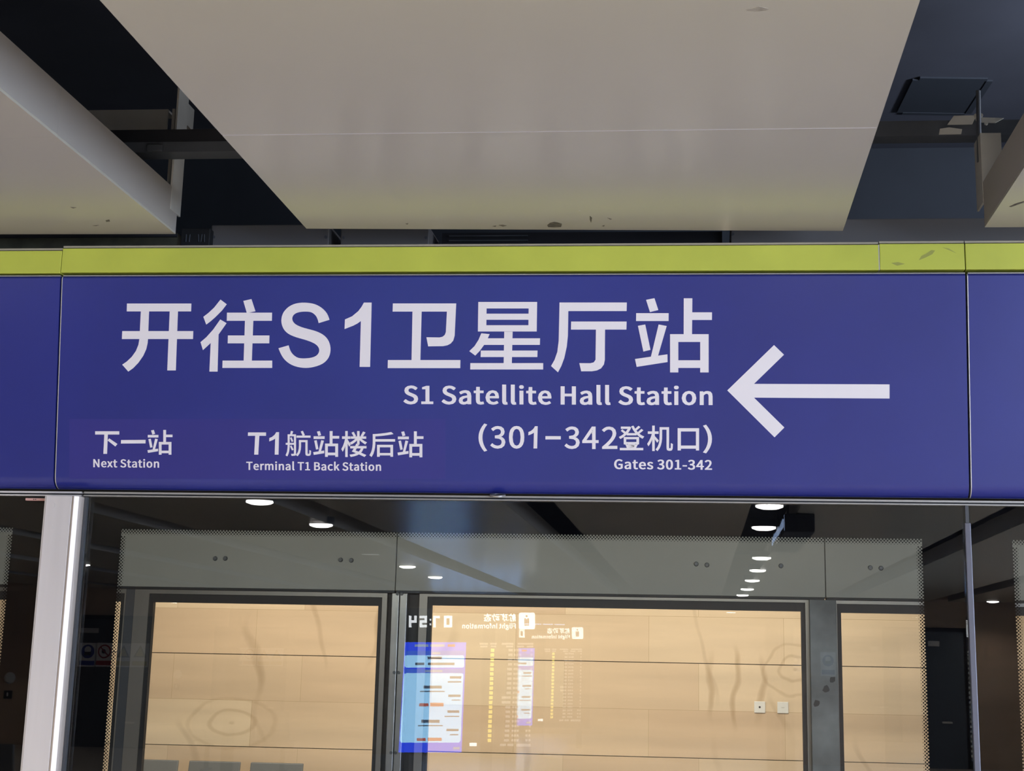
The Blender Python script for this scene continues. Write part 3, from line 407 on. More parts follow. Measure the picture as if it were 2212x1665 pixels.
# scuffs on the front sheet
def under(px, py, lift): 
    p = at(px, py, Z=ZC); return Vector((p.x, p.y, ZC-lift))
for pts in ([(1182,486),(1188,481),(1197,479),(1204,480),(1214,483),(1212,490),(1198,491),(1184,490)], [(1077,486),(1086,485),(1095,487),(1086,489)], [(1064,488),(1072,487),(1070,490)], [(1612,20),(1626,18),(1640,14),(1660,18),(1655,23),(1640,24),(1622,24)], [(1274,466),(1279,470),(1277,481),(1274,474)], [(1312,470),(1322,473),(1318,474)], [(1250,454),(1254,455),(1251,456)], [(1300,488),(1306,486),(1305,489)], [(876,483),(882,482),(880,485)]):
    Ink(under, .0004).poly(pts).build('scuff_mark', M['scuff' if pts[0][1] > 400 and pts[0][0] != 1250 else 'scuff_pale'], front)
for pts in ([(228,476),(236,474),(238,478),(230,479)], [(200,487),(214,486),(208,488)], [(152,447),(165,448),(158,450)]):
    Ink(under, .0004).poly(pts).build('scuff_mark', M['scuff'], lp)
Ink(under, .0004).poly([(2180,446),(2192,440),(2212,434),(2212,437),(2195,443),(2184,447)]).build('scuff_mark', M['scuff'], rp)

# ---------------------------------------------------------------- things in the dark gaps between the panels
def boxpx(x0, y0, x1, y1, Y, dy, name=None, m_=None, parent=None):
    a, b = at(x0, y0, Y=Y), at(x1, y1, Y=Y)
    return B(a.x, b.x, Y, Y+dy, a.z, b.z)
# left hanger: angle with an upper channel; the lower half is the panel corner's upright
YH = lc.y+.02
hx = at(388, 330, Y=YH); h0 = at(359, 280, Y=YH); ht = at(362, 205, Y=YH)
t = thing('panel_hanger', (xl1, YH, ztop), 'grey steel hanger rising from the corner of the upper left ceiling panel', 'hanger', 'steel hangers of the ceiling panels')
B(xl1-.004, xl1+.001, YH-.075, YH+.005, ztop-.06, ht.z).build('upright', M['steel'], t)
B(xl1-.03, xl1-.022, YH-.03, YH-.024, ztop-.05, ht.z-.05).build('stiffener', M['steel'], t)
a, b = at(195, 238, Y=YH+.06), at(360, 280, Y=YH+.06)
mbx = B(a.x-.35, b.x, YH+.06, YH+.066, a.z, b.z); mbx.box(a.x-.35, b.x, YH+.066, YH+.12, a.z-.006, a.z)
mbx.build('channel', M['steel'], t)
B(xl1-.02, xl1-.004, YH, YH+.07, a.z-.06, a.z).build('end_plate', M['steel'], t)
t = thing('support_beam', (-1.2, -.2, 2.95), 'dark steel beam crossing the left gap between ceiling panels', 'beam')
a, b = at(240, 281, Y=-.22), at(505, 327, Y=-.22)
z0 = at(400, 306, Y=-.22).z
B(a.x-.5, b.x+.4, -.22, -.16, z0, a.z).build('web', M['void'], t); B(a.x-.5, b.x+.4, -.222, -.16, b.z, z0-.0005).build('lower_flange', M['dsteel'], t)
B(at(318,310,Y=-.23).x, at(350,325,Y=-.23).x, -.232, -.2225, at(318,326,Y=-.23).z, at(318,312,Y=-.23).z).build('clamp', M['dsteel'], t, bevel=.002)
# cover boxes behind the lime strip
def cover(x0, y0, x1, y1, Y, label, m_='taupe'):
    a, b = at(x0, y0, Y=Y), at(x1, y1, Y=Y)
    t = thing('cover_box', ((a.x+b.x)/2, Y, 2.62), label, 'cover box', 'cover boxes above the lime strip')
    B(a.x, b.x, Y, Y+.16, 2.60, a.z).build('box', M[m_], t, bevel=.003)
    for px in (x0+5, x1-6):
        p = at(px, (y0+y1)/2+4, Y=Y); MB().cyl((p.x, Y+.001, p.z), (0,-1,0), .004, .003, 10).build('screw', M['dsteel'], t)
    return t
cover(457, 486, 710, 530, .10, 'taupe cover box above the lime strip beside the small terminal block')
cover(737, 489, 926, 530, .10, 'taupe cover box above the lime strip, behind the wide ceiling panel')
cover(1578, 474, 2330, 530, .12, 'long dark grey cover box above the lime strip at right')
t = thing('cable_tray', (-1.9, .08, 2.62), 'dark olive cable tray above the lime strip at left', 'cable tray')
a, b = at(-400, 508, Y=.08), at(382, 530, Y=.08)
B(a.x, b.x, .08, .2, 2.60, a.z).build('tray', M['olive'], t); B(a.x, b.x, .07, .079, a.z-.012, a.z-.004).build('rim', M['void'], t)
t = thing('terminal_block', (-1.25, .07, 2.62), 'small black terminal block with pale wires beside the taupe box', 'terminal block')
a, b = at(392, 493, Y=.07), at(452, 530, Y=.07)
B(a.x, b.x, .07, .12, 2.60, a.z).build('housing', M['black'], t, bevel=.002)
for px in (402, 410, 428, 436, 441):
    p = at(px, 506, Y=.068); q = at(px+random.uniform(-3, 3), 522, Y=.066)
    MB().cyl((p.x, .0695, p.z), (q.x-p.x, -.002, q.z-p.z), .0016, (q-p).length, 8).build('wire', M['dsteel'], t)
t = thing('black_duct', (-.4, .16, 2.65), 'black duct with a ribbed front above the middle of the lime strip', 'duct')
a, b = at(955, 503, Y=.16), at(1560, 530, Y=.16)
B(a.x, b.x, .16, .3, 2.60, a.z).build('casing', M['void'], t)
for yy in (509, 519): 
    p = at(970, yy, Y=.155); q = at(1140, yy, Y=.155); B(p.x, q.x, .152, .159, p.z-.003, p.z).build('rib', M['dsteel'], t)
# right gap
t = thing('panel_hanger', (xr0, rc.y, ztr), 'grey steel hanger on the corner of the right hand ceiling panel', 'hanger', 'steel hangers of the ceiling panels')
a = at(2131, 287, Y=rc.y)
B(xr0-.001, xr0+.004, rc.y, rc.y+.09, ztr-.05, a.z).build('upright', M['steel'], t); B(xr0+.004, xr0+.05, rc.y+.001, rc.y+.004, ztr-.05, a.z).build('flange', M['steel'], t)
YBm = rc.y+.06
t = thing('support_beam', (.7, YBm, 2.98), 'dark steel beam crossing the right gap with pale bracket plates', 'beam')
a, b = at(1880, 262, Y=YBm), at(2290, 290, Y=YBm)
B(a.x-.15, b.x, YBm, YBm+.06, b.z, a.z).build('web', M['dsteel'], t)
for q in ([(2060,251),(2109,250),(2100,269),(2046,270)], [(2105,254),(2168,256),(2150,266),(2110,265)], [(2030,279),(2050,276),(2078,280),(2076,290),(2028,291)]):
    MB().prism([at(x, y, Y=YBm-.004) for x, y in q], (0, -.004, 0)).build('bracket_plate', M['steel'], t)
MB().cyl(at(2113, 196, Y=YBm-.02), at(2114, 252, Y=YBm-.02)-at(2113, 196, Y=YBm-.02), .006, .19, 12).build('hanger_rod', M['dsteel'], t)
for px, py in ((2107, 251), (2119, 250), (2130, 267)): MB().cyl(at(px, py, Y=YBm-.012), (0,-1,0), .005, .006, 8).build('bolt', M['steel'], t)
q = [at(x, y, Z=3.449) for x, y in ((1985,170),(2131,172),(2085,242),(1950,240))]
hc = sum(q, Vector())/4
t = thing('ceiling_hatch', hc, 'black square hatch in the dark slab above the right gap', 'hatch')
MB().prism(q, (0, 0, -.004)).build('lid', M['bulk'], t)
e = MB()
for i in range(4):
    a, b = q[i], q[(i+1) % 4]; n = (hc-(a+b)/2).normalized()*-.02
    e.prism([a, b, b+n, a+n], (0, 0, -.006))
e.build('hatch_frame', M['bulk'], t)

# ---------------------------------------------------------------- platform screen: header, signs, lime strip
struct('trim_header_core', B(-6.3, 5.3, .0, .07, 2.032, 2.60), M['void'])
sl_top = at(133, 597, Y=-.10); sr_top = at(2088, 592, Y=-.10)
SX0, SX1 = sl_top.x, sr_top.x
TOPY, TOPZ, BOTY, BOTZ, RAD = -.10, 2.5715, -.03, 2.062, .034
VD = Vector((0, BOTY-TOPY, BOTZ-TOPZ)).normalized(); NF = Vector((0, VD.z, -VD.y))
def fascia_pt(px, py, lift=0):
    d = FWD*FPX + RIGHT*(px-PPX) - UP*(py-PPY); p0 = Vector((0, TOPY, TOPZ))
    return EYE + d*((p0-EYE).dot(NF)/d.dot(NF)) + NF*lift
def fascia_profile():
    c = Vector((0, BOTY, BOTZ)) - NF*RAD
    pts = [(TOPY+.012, TOPZ+.002), (TOPY+.004, TOPZ+.001), (TOPY, TOPZ-.004)]
    a0 = math.atan2(NF.z, NF.y); a0 = a0 if a0 > 0 else a0+2*math.pi; a1 = 1.5*math.pi
    for i in range(15):
        a = a0+(a1-a0)*i/14; pts.append((c.y+RAD*math.cos(a), c.z+RAD*math.sin(a)))
    bz = pts[-1][1]
    return pts+[(-.001, bz), (-.001, TOPZ+.002)]
PROF = fascia_profile()
def sign(x0, x1, label, loc):
    t = thing('sign_panel', loc, label, 'sign', 'blue sign panels over the platform doors')
    MB().prism([(x0, y, z) for y, z in PROF], (x1-x0, 0, 0)).build('panel', M['blue'], t, smooth=True)
    for xa, xb in ((x0-.0022, x0-.0002),):
        MB().prism([(xa, y, z) for y, z in PROF], (xb-xa, 0, 0)).build('edge_strip', M['edge'], t, smooth=True)
    pts = [(y, z) for y, z in ((TOPY+.03, TOPZ+.0025), (TOPY+.002, TOPZ+.0015), (TOPY+.002, TOPZ+.0045), (TOPY+.03, TOPZ+.0055))]
    MB().prism([(x0, y, z) for y, z in pts], (x1-x0, 0, 0)).build('top_lip', M['alu_d'], t)
    return t
GAP = .0035
main = sign(SX0+GAP, SX1-GAP, 'blue hanging sign panel with white arrow and large station name', ((SX0+SX1)/2, -.02, 2.03))
sign(SX0-2.30, SX0-GAP, 'blank blue sign panel left of the arrow sign', (SX0-1.15, -.02, 2.03))
sign(SX1+GAP, SX1+2.30, 'blank blue sign panel right of the arrow sign', (SX1+1.15, -.02, 2.03))
sign(SX0-4.60, SX0-2.305, 'blank blue sign panel further left along the doors', (SX0-3.45, -.02, 2.03))
sign(SX1+2.305, SX1+4.6, 'blank blue sign panel further right along the doors', (SX1+3.45, -.02, 2.03))
pt = Ink(fascia_pt, .0002); pt.rect(150, 905, 962, 1034); pt = pt.build('sticker', M['patch'], main)
def letters(name, d, fn, lab):
    k = Ink(fascia_pt)
    for strokes in d:
        for s in strokes: k.poly([fn(p) for p in s])
    o = k.build(name, M['white'], main); o['label'] = lab; return o
f1, f2, f3 = crop(240, 630, .22604), crop(720, 630, .22604), crop(1100, 630, .22604)
k = Ink(fascia_pt)
for d, fn in ((BIG, f1), (BIG2, f2), (BIG3, f3)):
    for strokes in d.values():
        for s in strokes: k.poly([fn(p) for p in s])
k.build('station_lettering', M['white'], main)['label'] = 'large white Chinese station name'
k = Ink(fascia_pt); fa = crop(1472, 480, .37242)
k.poly([fa(p) for p in [(266,975),(537,712),(595,768),(421,937),(421,1017),(597,1190),(540,1247)]]); k.poly([fa(p) for p in [(418,937),(1207,940),(1207,1022),(418,1017)]])
k.build('arrow_symbol', M['white'], main)['label'] = 'white arrow pointing left'
k = Ink(fascia_pt); k.line('S1 Satellite Hall Station', 872, 1538.5, 872.5, 874.8, 39.5, 6)
k.build('english_lettering', M['white'], main)['label'] = 'white English station name'
def fitk(k, strokes, box, fn):
    for s in fit(strokes, box): k.poly([fn(p) for p in s])
fc = crop(180, 900, .18083); k = Ink(fascia_pt)
for s in ([(142,173),(430,173),(430,212),(142,212)], [(252,205),(294,205),(284,443),(240,443)], [(310,258),(408,325),(383,355),(290,283)], [(452,278),(745,276),(743,318),(450,320)]): k.poly([fc(p) for p in s])
fitk(k, STATION, (767, 157, 1066, 453), fc)
k.line('Next Station', 202, 343.6, 1009, 1010, 17.5, 6)
k.build('next_station_lettering', M['white'], pt)['label'] = 'small white next station text at lower left'
fd = crop(520, 900, .19892); k = Ink(fascia_pt)
k.poly([fd(p) for p in [(80,170),(276,170),(275,207),(78,207)]]); k.poly([fd(p) for p in [(158,200),(203,200),(191,411),(147,411)]])
fitk(k, ONE, (310, 167, 417, 411), fd)
def gb(k, ch, b, fn, off):
    a = fn((b[0], b[1])); c = fn((b[2], b[3])); k.glyph_box(ch, (a[0], a[1], c[0], c[1]), off)
gb(k, '航', (487,152,765,430), fd, 2); fitk(k, STATION, (788,155,1070,435), fd); gb(k, '楼', (1093,155,1372,437), fd, 4); gb(k, '后', (1398,165,1677,437), fd, 4); fitk(k, STATION, (1703,158,1985,440), fd)
k.line('Terminal T1 Back Station', 532.3, 823, 1014.8, 1016.8, 17.8, 6)
k.build('terminal_lettering', M['white'], pt)['label'] = 'small white terminal text left of the gate numbers'
fe = crop(1000, 890, .25316); k = Ink(fascia_pt)
for ch, b in (('(', (133,97,208,337)), ('3', (233,118,363,312)), ('0', (393,118,524,312)), ('3', (866,122,997,315)), ('4', (1018,123,1158,315)), ('2', (1185,123,1318,314)), ('登', (1330,115,1548,325)), ('机', (1572,115,1792,333)), (')', (2048,107,2125,352))):
    gb(k, ch, b, fe, 4 if ch in '登机' else 5)
fitk(k, ONE, (558,120,638,310), fe); k.poly([fe(p) for p in [(704,205),(835,205),(835,233),(704,233)]])
for s in ([(1832,137),(1860,137),(1860,327),(1832,327)], [(1988,137),(2015,137),(2015,327),(1988,327)], [(1832,137),(2015,137),(2015,165),(1832,165)], [(1840,285),(2010,285),(2010,312),(1840,312)]): k.poly([fe(p) for p in s])
k.line('Gates 301-342', 1327, 1537.8, 1012.8, 1014.6, 21, 6)
k.build('gate_lettering', M['white'], main)['label'] = 'small white gate numbers under the station name'

# lime strip, in lengths
YLM = -.10
lz0, lz1 = at(1100, 585.5, Y=YLM).z, at(1100, 532, Y=YLM).z
for a, b, dz, lab in ((-400, 132.5, -.006, 'lime green strip length at the left end, above the blank sign'), (133.5, 1898, 0, 'long lime green strip length above the station name'), (1900.5, 2084, .002, 'short stained lime green strip length above the arrow tail'), (2086, 2600, .002, 'lime green strip length at the right end above the blank sign')):
    x0, x1 = at(a, 560, Y=YLM).x, at(b, 560, Y=YLM).x
    t = thing('lime_strip', ((x0+x1)/2, YLM, lz0), lab, 'trim strip', 'lime strip lengths above the signs')
    B(x0, x1, YLM, YLM+.09, lz0+dz*.3, lz1+dz).build('face', M['lime'], t, bevel=.0012)
    B(x0, x1, YLM+.004, YLM+.09, lz1+dz+.0025, lz1+dz+.0075).build('top_lip', M['tan'], t)
    B(x0, x1, YLM+.01, YLM+.09, lz1+dz, lz1+dz+.0025).build('dark_gap', M['black'], t)  # black strip between the face and the lip
    if a == 1900.5:
        B(x0-.0026, x0-.0006, YLM+.0005, YLM+.08, lz0, lz1).build('joint_filler', M['edge'], t)
        for pts in ([(2000,548),(2012,540),(2020,541),(2014,549),(2000,556),(1985,562),(1990,553)], [(1925,568),(1940,566),(1955,570),(1938,574)], [(2035,534),(2050,537),(2066,547),(2052,541)]):
            Ink(lambda px, py, l: Vector((at(px, py, Y=YLM).x, YLM-l, at(px, py, Y=YLM).z)), .0003).poly(pts).build('stain', mat('lime_stain', (.30, .31, .06), .5) if 'lime_stain' not in bpy.data.materials else bpy.data.materials['lime_stain'], t)

# door track under the signs
def railseg(x0, x1, lab, bright):
    t = thing('door_rail', ((x0+x1)/2, 0, 2.013), lab, 'rail', 'rails under the blue signs')
    B(x0, x1, -.006, .03, 2.0215, 2.0262).build('upper_lip', M['alu' if bright else 'alu_d'], t)
    B(x0, x1, .0, .03, 2.0175, 2.0215).build('groove', M['black'], t)
    B(x0, x1, -.008, .03, 2.0145, 2.0175).build('lower_lip', M['alu' if bright else 'alu_d'], t)
    return t
xs_ = at(180, 1072, Y=0).x
railseg(-6.2, xs_-.003, 'pale metal door rail above the aluminium post, left of the joint', True)
rl = railseg(xs_+.003, 2.96, 'dark metal door rail under the station name sign', False)
p = at(1075, 1071.5, Y=-.012)
t = thing('door_lock', (p.x, 0, p.z), 'small oval lock set into the middle of the dark door rail', 'lock')
MB().tube((p.x, -.012, p.z+.004), (0, .25, -1), .020, .0135, .004, 28).build('ring', M['alu_d'], t)
MB().cyl((p.x, -.012, p.z+.003), (0, .25, -1), .013, .003, 24).build('core', M['black'], t)

# ---------------------------------------------------------------- platform doors: post, mullion, glass
def post_edge(px, py, Y): return at(px, py, Y=Y).x
YP = -.045
x0, x1 = (at(99.7, 1073, Y=YP).x+at(46.2, 1663, Y=YP).x)/2, (at(171, 1074, Y=YP).x+at(121.9, 1663, Y=YP).x)/2
t = thing('door_post', ((x0+x1)/2, 0, 0), 'bright aluminium door post below the left seam of the signs', 'post')
xe = x0+(x1-x0)*.78
B(x0, xe, YP, .05, 0, 2.0115).build('body', M['alu'], t, bevel=.0015)
pr = [(xe+.0005, YP), (xe+.006, YP-.003), (x1-.002, YP+.004), (x1, YP+.012), (x1, .05), (xe+.0005, .05)]
MB().prism([(x, y, 0) for x, y in pr], (0, 0, 2.0113)).build('rounded_nose', M['alu_n'], t, bevel=.001)
B(x0-.0035, x0-.0003, YP+.002, .05, 0, 2.0112).build('side_lip', M['edge'], t)
for px, py in ((113, 1091), (109, 1137)):
    q = at(px, py, Y=YP); MB().cyl((q.x, YP-.0002, q.z), (0, -1, 0), .007, .0012, 20).build('screw_cap', M['alu'], t)
xg = at(187, 1100, Y=-.01).x
gk = B(x1+.001, xg, -.012, .03, 0, 2.012).build('gasket', M['gasket'], t)
xm0, xm1 = (at(2082.4, 1129, Y=-.012).x+at(2107, 1663, Y=-.012).x)/2, (at(2097.5, 1129, Y=-.012).x+at(2118, 1663, Y=-.012).x)/2
t = thing('door_mullion', ((xm0+xm1)/2, 0, 0), 'slim dark grey mullion between two glass panes at right', 'mullion')
zt = at(2090, 1129, Y=-.012).z
B(xm0, xm1, -.012, .03, 0, zt).build('profile', M['railm'], t, bevel=.0015); B(xm0+.003, xm1-.003, -.009, .03, zt+.0005, 2.0135).build('top_block', M['gasket'], t)
def dots(mb, x0, x1, z0, z1, y):
    """halftone of black dots fading from the frit edge into the clear glass"""
    p = .0080
    def band(a, b, fixed, sgn, horiz):
        n = int((b-a)/p)
        for row in range(4):
            h = (.00245, .00225, .0019, .0010)[row]
            for i in range(n+1):
                u = a+p*i+(p/2 if row % 2 else 0); v = fixed+sgn*(row+.35)*p/2
                if u > b: continue
                cx, cz = (u, v) if horiz else (v, u); k = len(mb.v)
                for j in range(8): mb.v.append((cx+h*math.cos(j*math.pi/4), y, cz+h*math.sin(j*math.pi/4)))
                mb.f.append(tuple(range(k, k+8)))
    band(x0, x1, z1, -1, True); band(x0, x1, z0, 1, True); band(z0, z1-p*2, x0, 1, False); band(z0, z1-p*2, x1, -1, False)
    return mb
def pane(x0, x1, cx0, cx1, cz0, cz1, lab, loc):
    t = thing('glass_door', loc, lab, 'glass panel', 'glass panels of the platform screen')
    B(x0, x1, 0, .012, .03, 2.0135).build('glass_pane', M['glass'], t)
    n = MB(); n.frame(cx0, cx1, cz0, cz1, x0, x1, .03, 2.0135, .0124, .0136); n.build('black_border', M['frit'], t)
    dots(MB(), cx0, cx1, cz0, cz1, .0128).build('dot_pattern', M['frit'], t)
    B(x0, x1, -.004, .03, 0, .0295).build('bottom_rail', M['alu_d'], t)
    return t
cT = at(1126, 1153, Y=.0128).z
def xmid(a, b, c, d): return (at(a, b, Y=.0128).x+at(c, d, Y=.0128).x)/2
cxl, cxr = xmid(263, 1145, 220.5, 1663), xmid(1991, 1162, 2009, 1663)
pane(xg+.0005, xm0-.0005, cxl, cxr, .25, cT, 'large glass panel under the arrow sign, mirroring the flight boards', ((xg+xm0)/2, 0, 0))
xlr = xmid(26, 1150, -20, 1663)
pane(x0-2.25, x0-.006, x0-2.15, xlr, .25, cT, 'glass panel left of the bright aluminium post', (x0-1.1, 0, 0))
xrl = xmid(2189.5, 1166, 2206, 1663)
pane(xm1+.0005, xm1+2.26, xrl, xm1+2.16, .25, cT, 'glass panel right of the slim grey mullion', (xm1+1.1, 0, 0))
xq = at(55, 1078, Y=-.01).x; xw = at(98, 1078, Y=-.01).x
t = thing('door_label', ((xq+xw)/2, -.01, 2.01), 'small pink label stuck under the rail beside the aluminium post', 'label')
a, b = at(55, 1075.5, Y=-.012), at(98, 1081, Y=-.012)
B(a.x, b.x, -.012, -.001, b.z, a.z).build('tab', M['pink'], t, bevel=.0008)
for px in (73, 77):
    q = at(px, 1078.5, Y=-.0125); B(q.x-.001, q.x+.001, -.0128, -.0121, q.z-.0012, q.z+.0012).build('mark', M['black'], t)

# ---------------------------------------------------------------- track and the far screen
YF = 4.65
struct('floor_trackbed', B(-9, 7, .02, YF, -1.4, -1.2), M['track'])
struct('wall_track_near', B(-9, 7, .02, .1, -1.2, -.02), M['track'])
struct('floor_far', B(-9, 7, YF, 9.3, -1.2, 0), M['floor'])
struct('ceiling_track', B(-9, 7, 1.76, YF+.2, 3.45, 3.6), M['track'])
struct('ceiling_far', B(-9, 7, YF+.2, 9.3, 2.8, 3.0), M['wall'])
struct('wall_far_left', B(-9.2, -9, .0, 9.5, -1.4, 3.6), M['track'])
struct('wall_far_right', B(7, 7.2, .0, 9.5, -1.4, 3.6), M['track'])
tb = thing('added_track_lamp', (-.8, .62, 2.62), 'added unseen tube lamp behind the signs, brightening the track side', 'lamp')  # lamp out of sight, added to go with the track fill
MB().cyl((-3.3, .70, 2.66), (1,0,0), .018, 5.0, 14).build('tube', M['lampdim'], tb); B(-3.35, 1.75, .70, .78, 2.68, 2.72).build('holder', M['alu_d'], tb)
def F(px, py): return at(px, py, Y=YF)
hz = (F(420, 1275).z+F(1640, 1282).z)/2
xj1, xj2 = F(857, 1220).x, F(1782, 1230).x
def header(x0, x1, bolts, lab):
    t = thing('header_beam', ((x0+x1)/2, YF, hz), lab, 'header beam', 'grey header beams across the track')
    B(x0, x1, YF-.02, YF+.2, hz, 2.85).build('beam', M['conc'], t, bevel=.003)
    B(x0+.004, x1-.004, YF-.012, YF+.1, hz-.012, hz-.0005).build('edge_angle', M['black'], t)
    for px, py in bolts:
        q = at(px, py, Y=YF-.02); MB().cyl((q.x, YF-.02, q.z), (0,-1,0), .013, .014, 14, .009).build('bolt', M['dsteel'], t)
header(-7, xj1-.002, [(465,1206),(487,1206),(736,1209),(759,1210)], 'grey header beam across the track, left length with two bolt pairs')
header(xj1+.002, xj2-.002, [(1504,1218),(1527,1220),(1687,1222)], 'grey header beam across the track, middle length above the mirrored flight board')
header(xj2+.002, 5, [(1880,1226),(1903,1227)], 'grey header beam across the track, right length above the concrete post')
FZ0 = .05
def xf(px, py=1450): return at(px, py, Y=YF).x
# vertical features are read at mid height so that they stand plumb
def farwin(outer0, in0, in1, outer1, ztop_in, lab):
    t = thing('window_frame', ((in0+in1)/2, YF, 0), lab, 'window', 'steel framed windows across the track')
    MB().frame(in0-.022, in1+.022, FZ0+.1, ztop_in+.045, outer0, outer1, FZ0, hz-.0135, YF, YF+.06).build('frame', M['frame'], t)
    MB().frame(in0, in1, FZ0+.12, ztop_in, in0-.0215, in1+.0215, FZ0+.101, ztop_in+.0445, YF+.012, YF+.05).build('seal', M['black'], t)
    B(in0, in1, YF+.03, YF+.036, FZ0+.12, ztop_in).build('pane', M['glass'], t)
zi1 = (F(330, 1301).z+F(815, 1307).z)/2; zi2 = (F(935, 1306).z+F(1725, 1321).z)/2; zi3 = (F(1818, 1323).z)
def xl(a, b): return (at(a[0], a[1], Y=YF).x+at(b[0], b[1], Y=YF).x)/2
w1l, w1r = xl((329.8,1301),(303,1663)), xl((816,1306.7),(801.8,1663))
o1l, o1r = xl((289,1280),(265,1663)), xl((836,1285),(822,1663))
w2l, w2r = xl((932,1306),(919,1663)), xl((1731,1321),(1735.8,1663))
o2l, o2r = xl((906,1290),(893,1663)), xl((1747,1320),(1754,1663))
w3l, o3l = xl((1818,1323),(1823.9,1663)), xl((1806,1320),(1813,1663))
farwin(o1l, w1l, w1r, o1r, zi1, 'left steel framed window across the track, seat backs at its foot')
farwin(o2l, w2l, w2r, o2r, zi2, 'wide middle steel framed window across the track with two sockets behind')
farwin(o3l, w3l, w3l+1.9, w3l+1.95, zi3, 'right steel framed window across the track beyond the concrete post')
o0r = xl((271,1300),(243,1663)); 
farwin(o0r-2.2, o0r-2.1, o0r-.03, o0r, zi1, 'leftmost window across the track, a narrow sliver beside the dark post')
p1l, p1r = xl((847,1290),(835,1663)), xl((881,1290),(868,1663))
t = thing('steel_post', ((p1l+p1r)/2, YF, 0), 'brushed steel post with bolt pairs between the two windows across the track', 'post')
xc = (p1l+p1r)/2
B(p1l, xc-.002, YF-.03, YF+.1, 0, hz-.013).build('left_half', M['sst'], t, bevel=.003); B(xc+.002, p1r, YF-.03, YF+.1, 0, hz-.013).build('right_half', M['sst'], t, bevel=.003)
B(xc-.0019, xc+.0019, YF-.02, YF+.1, 0, hz-.014).build('joint', M['black'], t)
for py in (1283, 1452, 1625):
    for s in (-1, 1):
        MB().cyl((xc+s*.0115, YF-.0302, F(855, py).z), (0,-1,0), .008, .008, 12).build('bolt', M['dsteel'], t)
struct('trim_1', B(o1r+.001, p1l-.001, YF+.03, YF+.1, 0, hz-.013), M['black'])
struct('trim_2', B(p1r+.001, o2l-.001, YF+.03, YF+.1, 0, hz-.013), M['black'])
struct('trim_3', B(o0r+.001, o1l-.001, YF+.0, YF+.1, 0, hz-.013), M['gasket'])
p2l, p2r = o2r+.001, o3l-.001
t = thing('concrete_post', ((p2l+p2r)/2, YF, 0), 'grey stained concrete post between windows across the track, right', 'post')
B(p2l, p2r, YF-.04, YF+.12, 0, hz-.013).build('shaft', M['post'], t, bevel=.004)
st = mat('post_stain', (.05, .053, .055), .8)
for px, py, r in ((1785, 1489, 9), (1764, 1519, 9), (1798, 1467, 8)):
    pts = [(px+r*random.uniform(.6, 1.15)*math.cos(i*.7), py+r*random.uniform(.6, 1.15)*math.sin(i*.7)) for i in range(9)]
    Ink(lambda a, b, l: Vector((at(a, b, Y=YF-.04).x, YF-.04-l, at(a, b, Y=YF-.04).z)), .0006).poly(pts).build('stain', st, t)

# stone wall behind the far windows, in courses with open dark joints
YS = 9.0
def S(px, py): return at(px, py, Y=YS)
j1 = (S(324, 1409).z+S(1730, 1437).z)/2; j2 = (S(309, 1606.6).z+S(1735, 1643.5).z)/2
hcourse = j1-j2
struct('wall_far', B(-9, 7, YS+.03, YS+.3, 0, 2.8), M['joint'])
z = j1+hcourse; zs = [z]
edges = [j2-hcourse, j2, j1, j1+hcourse, 2.8]
course = MB(); lo = 0
for e in [j2-hcourse, j2, j1, j1+hcourse, j1+2*hcourse]:
    hi = min(e, 2.8)
    if hi-.003 > lo+.003: course.box(-9, 7, YS, YS+.03, lo+.003, hi-.003)
    lo = hi
struct('wall_far_cladding', course, M['stone'])
for px, py, lab in ((1641, 1527, 'square white wall socket with a dark centre on the far stone wall, left one'), (1691, 1528, 'square white wall socket nearer the concrete post, plain face')):
    q = S(px, py); t = thing('wall_socket', (q.x, YS, q.z), lab, 'socket', 'wall sockets on the far stone wall')
    B(q.x-.043, q.x+.043, YS-.010, YS-.0002, q.z-.043, q.z+.043).build('plate', M['socket'], t, bevel=.003)
    if px < 1650: MB().cyl((q.x, YS-.0102, q.z), (0,-1,0), .008, .002, 12).build('hole', M['black'], t)
    else: B(q.x-.012, q.x+.012, YS-.0115, YS-.0102, q.z-.002, q.z+.002).build('slot', M['steel'], t)
# seats in front of the stone wall
def bench(loc, spans, ztop, label):
    Y = loc[1]; t = thing('beam_seat', loc, label, 'seating', 'rows of grey waiting seats')
    for a, b in spans:
        bk = MB(); pr = [(Y, .44), (Y+.03, .44), (Y+.11, ztop), (Y+.085, ztop)]
        bk.prism([(a, y, z) for y, z in pr], (b-a, 0, 0)).build('backrest', M['seat'], t, bevel=.008)
        B(a, b, Y-.42, Y-.002, .40, .43).build('seat', M['seat'], t, bevel=.008)
    A, Bx = spans[0][0], spans[-1][1]
    B(A, Bx, Y-.26, Y-.20, .33, .395).build('beam', M['dsteel'], t)
    for x in (A+.15, Bx-.15): 
        l = B(x-.03, x+.03, Y-.25, Y-.21, .03, .329); l.box(x-.03, x+.03, Y-.42, Y-.02, 0, .029); l.build('leg', M['dsteel'], t)
    return t
YCH = 8.45
zt = (at(460, 1644, Y=YCH+.08).z)
spans = [(at(a, 1645, Y=YCH+.08).x, at(b, 1645, Y=YCH+.08).x) for a, b in ((292, 385), (408, 519), (541, 655))]
bench((spans[1][0], YCH, 0), spans, zt, 'row of three grey waiting seats before the sandstone wall across the track')

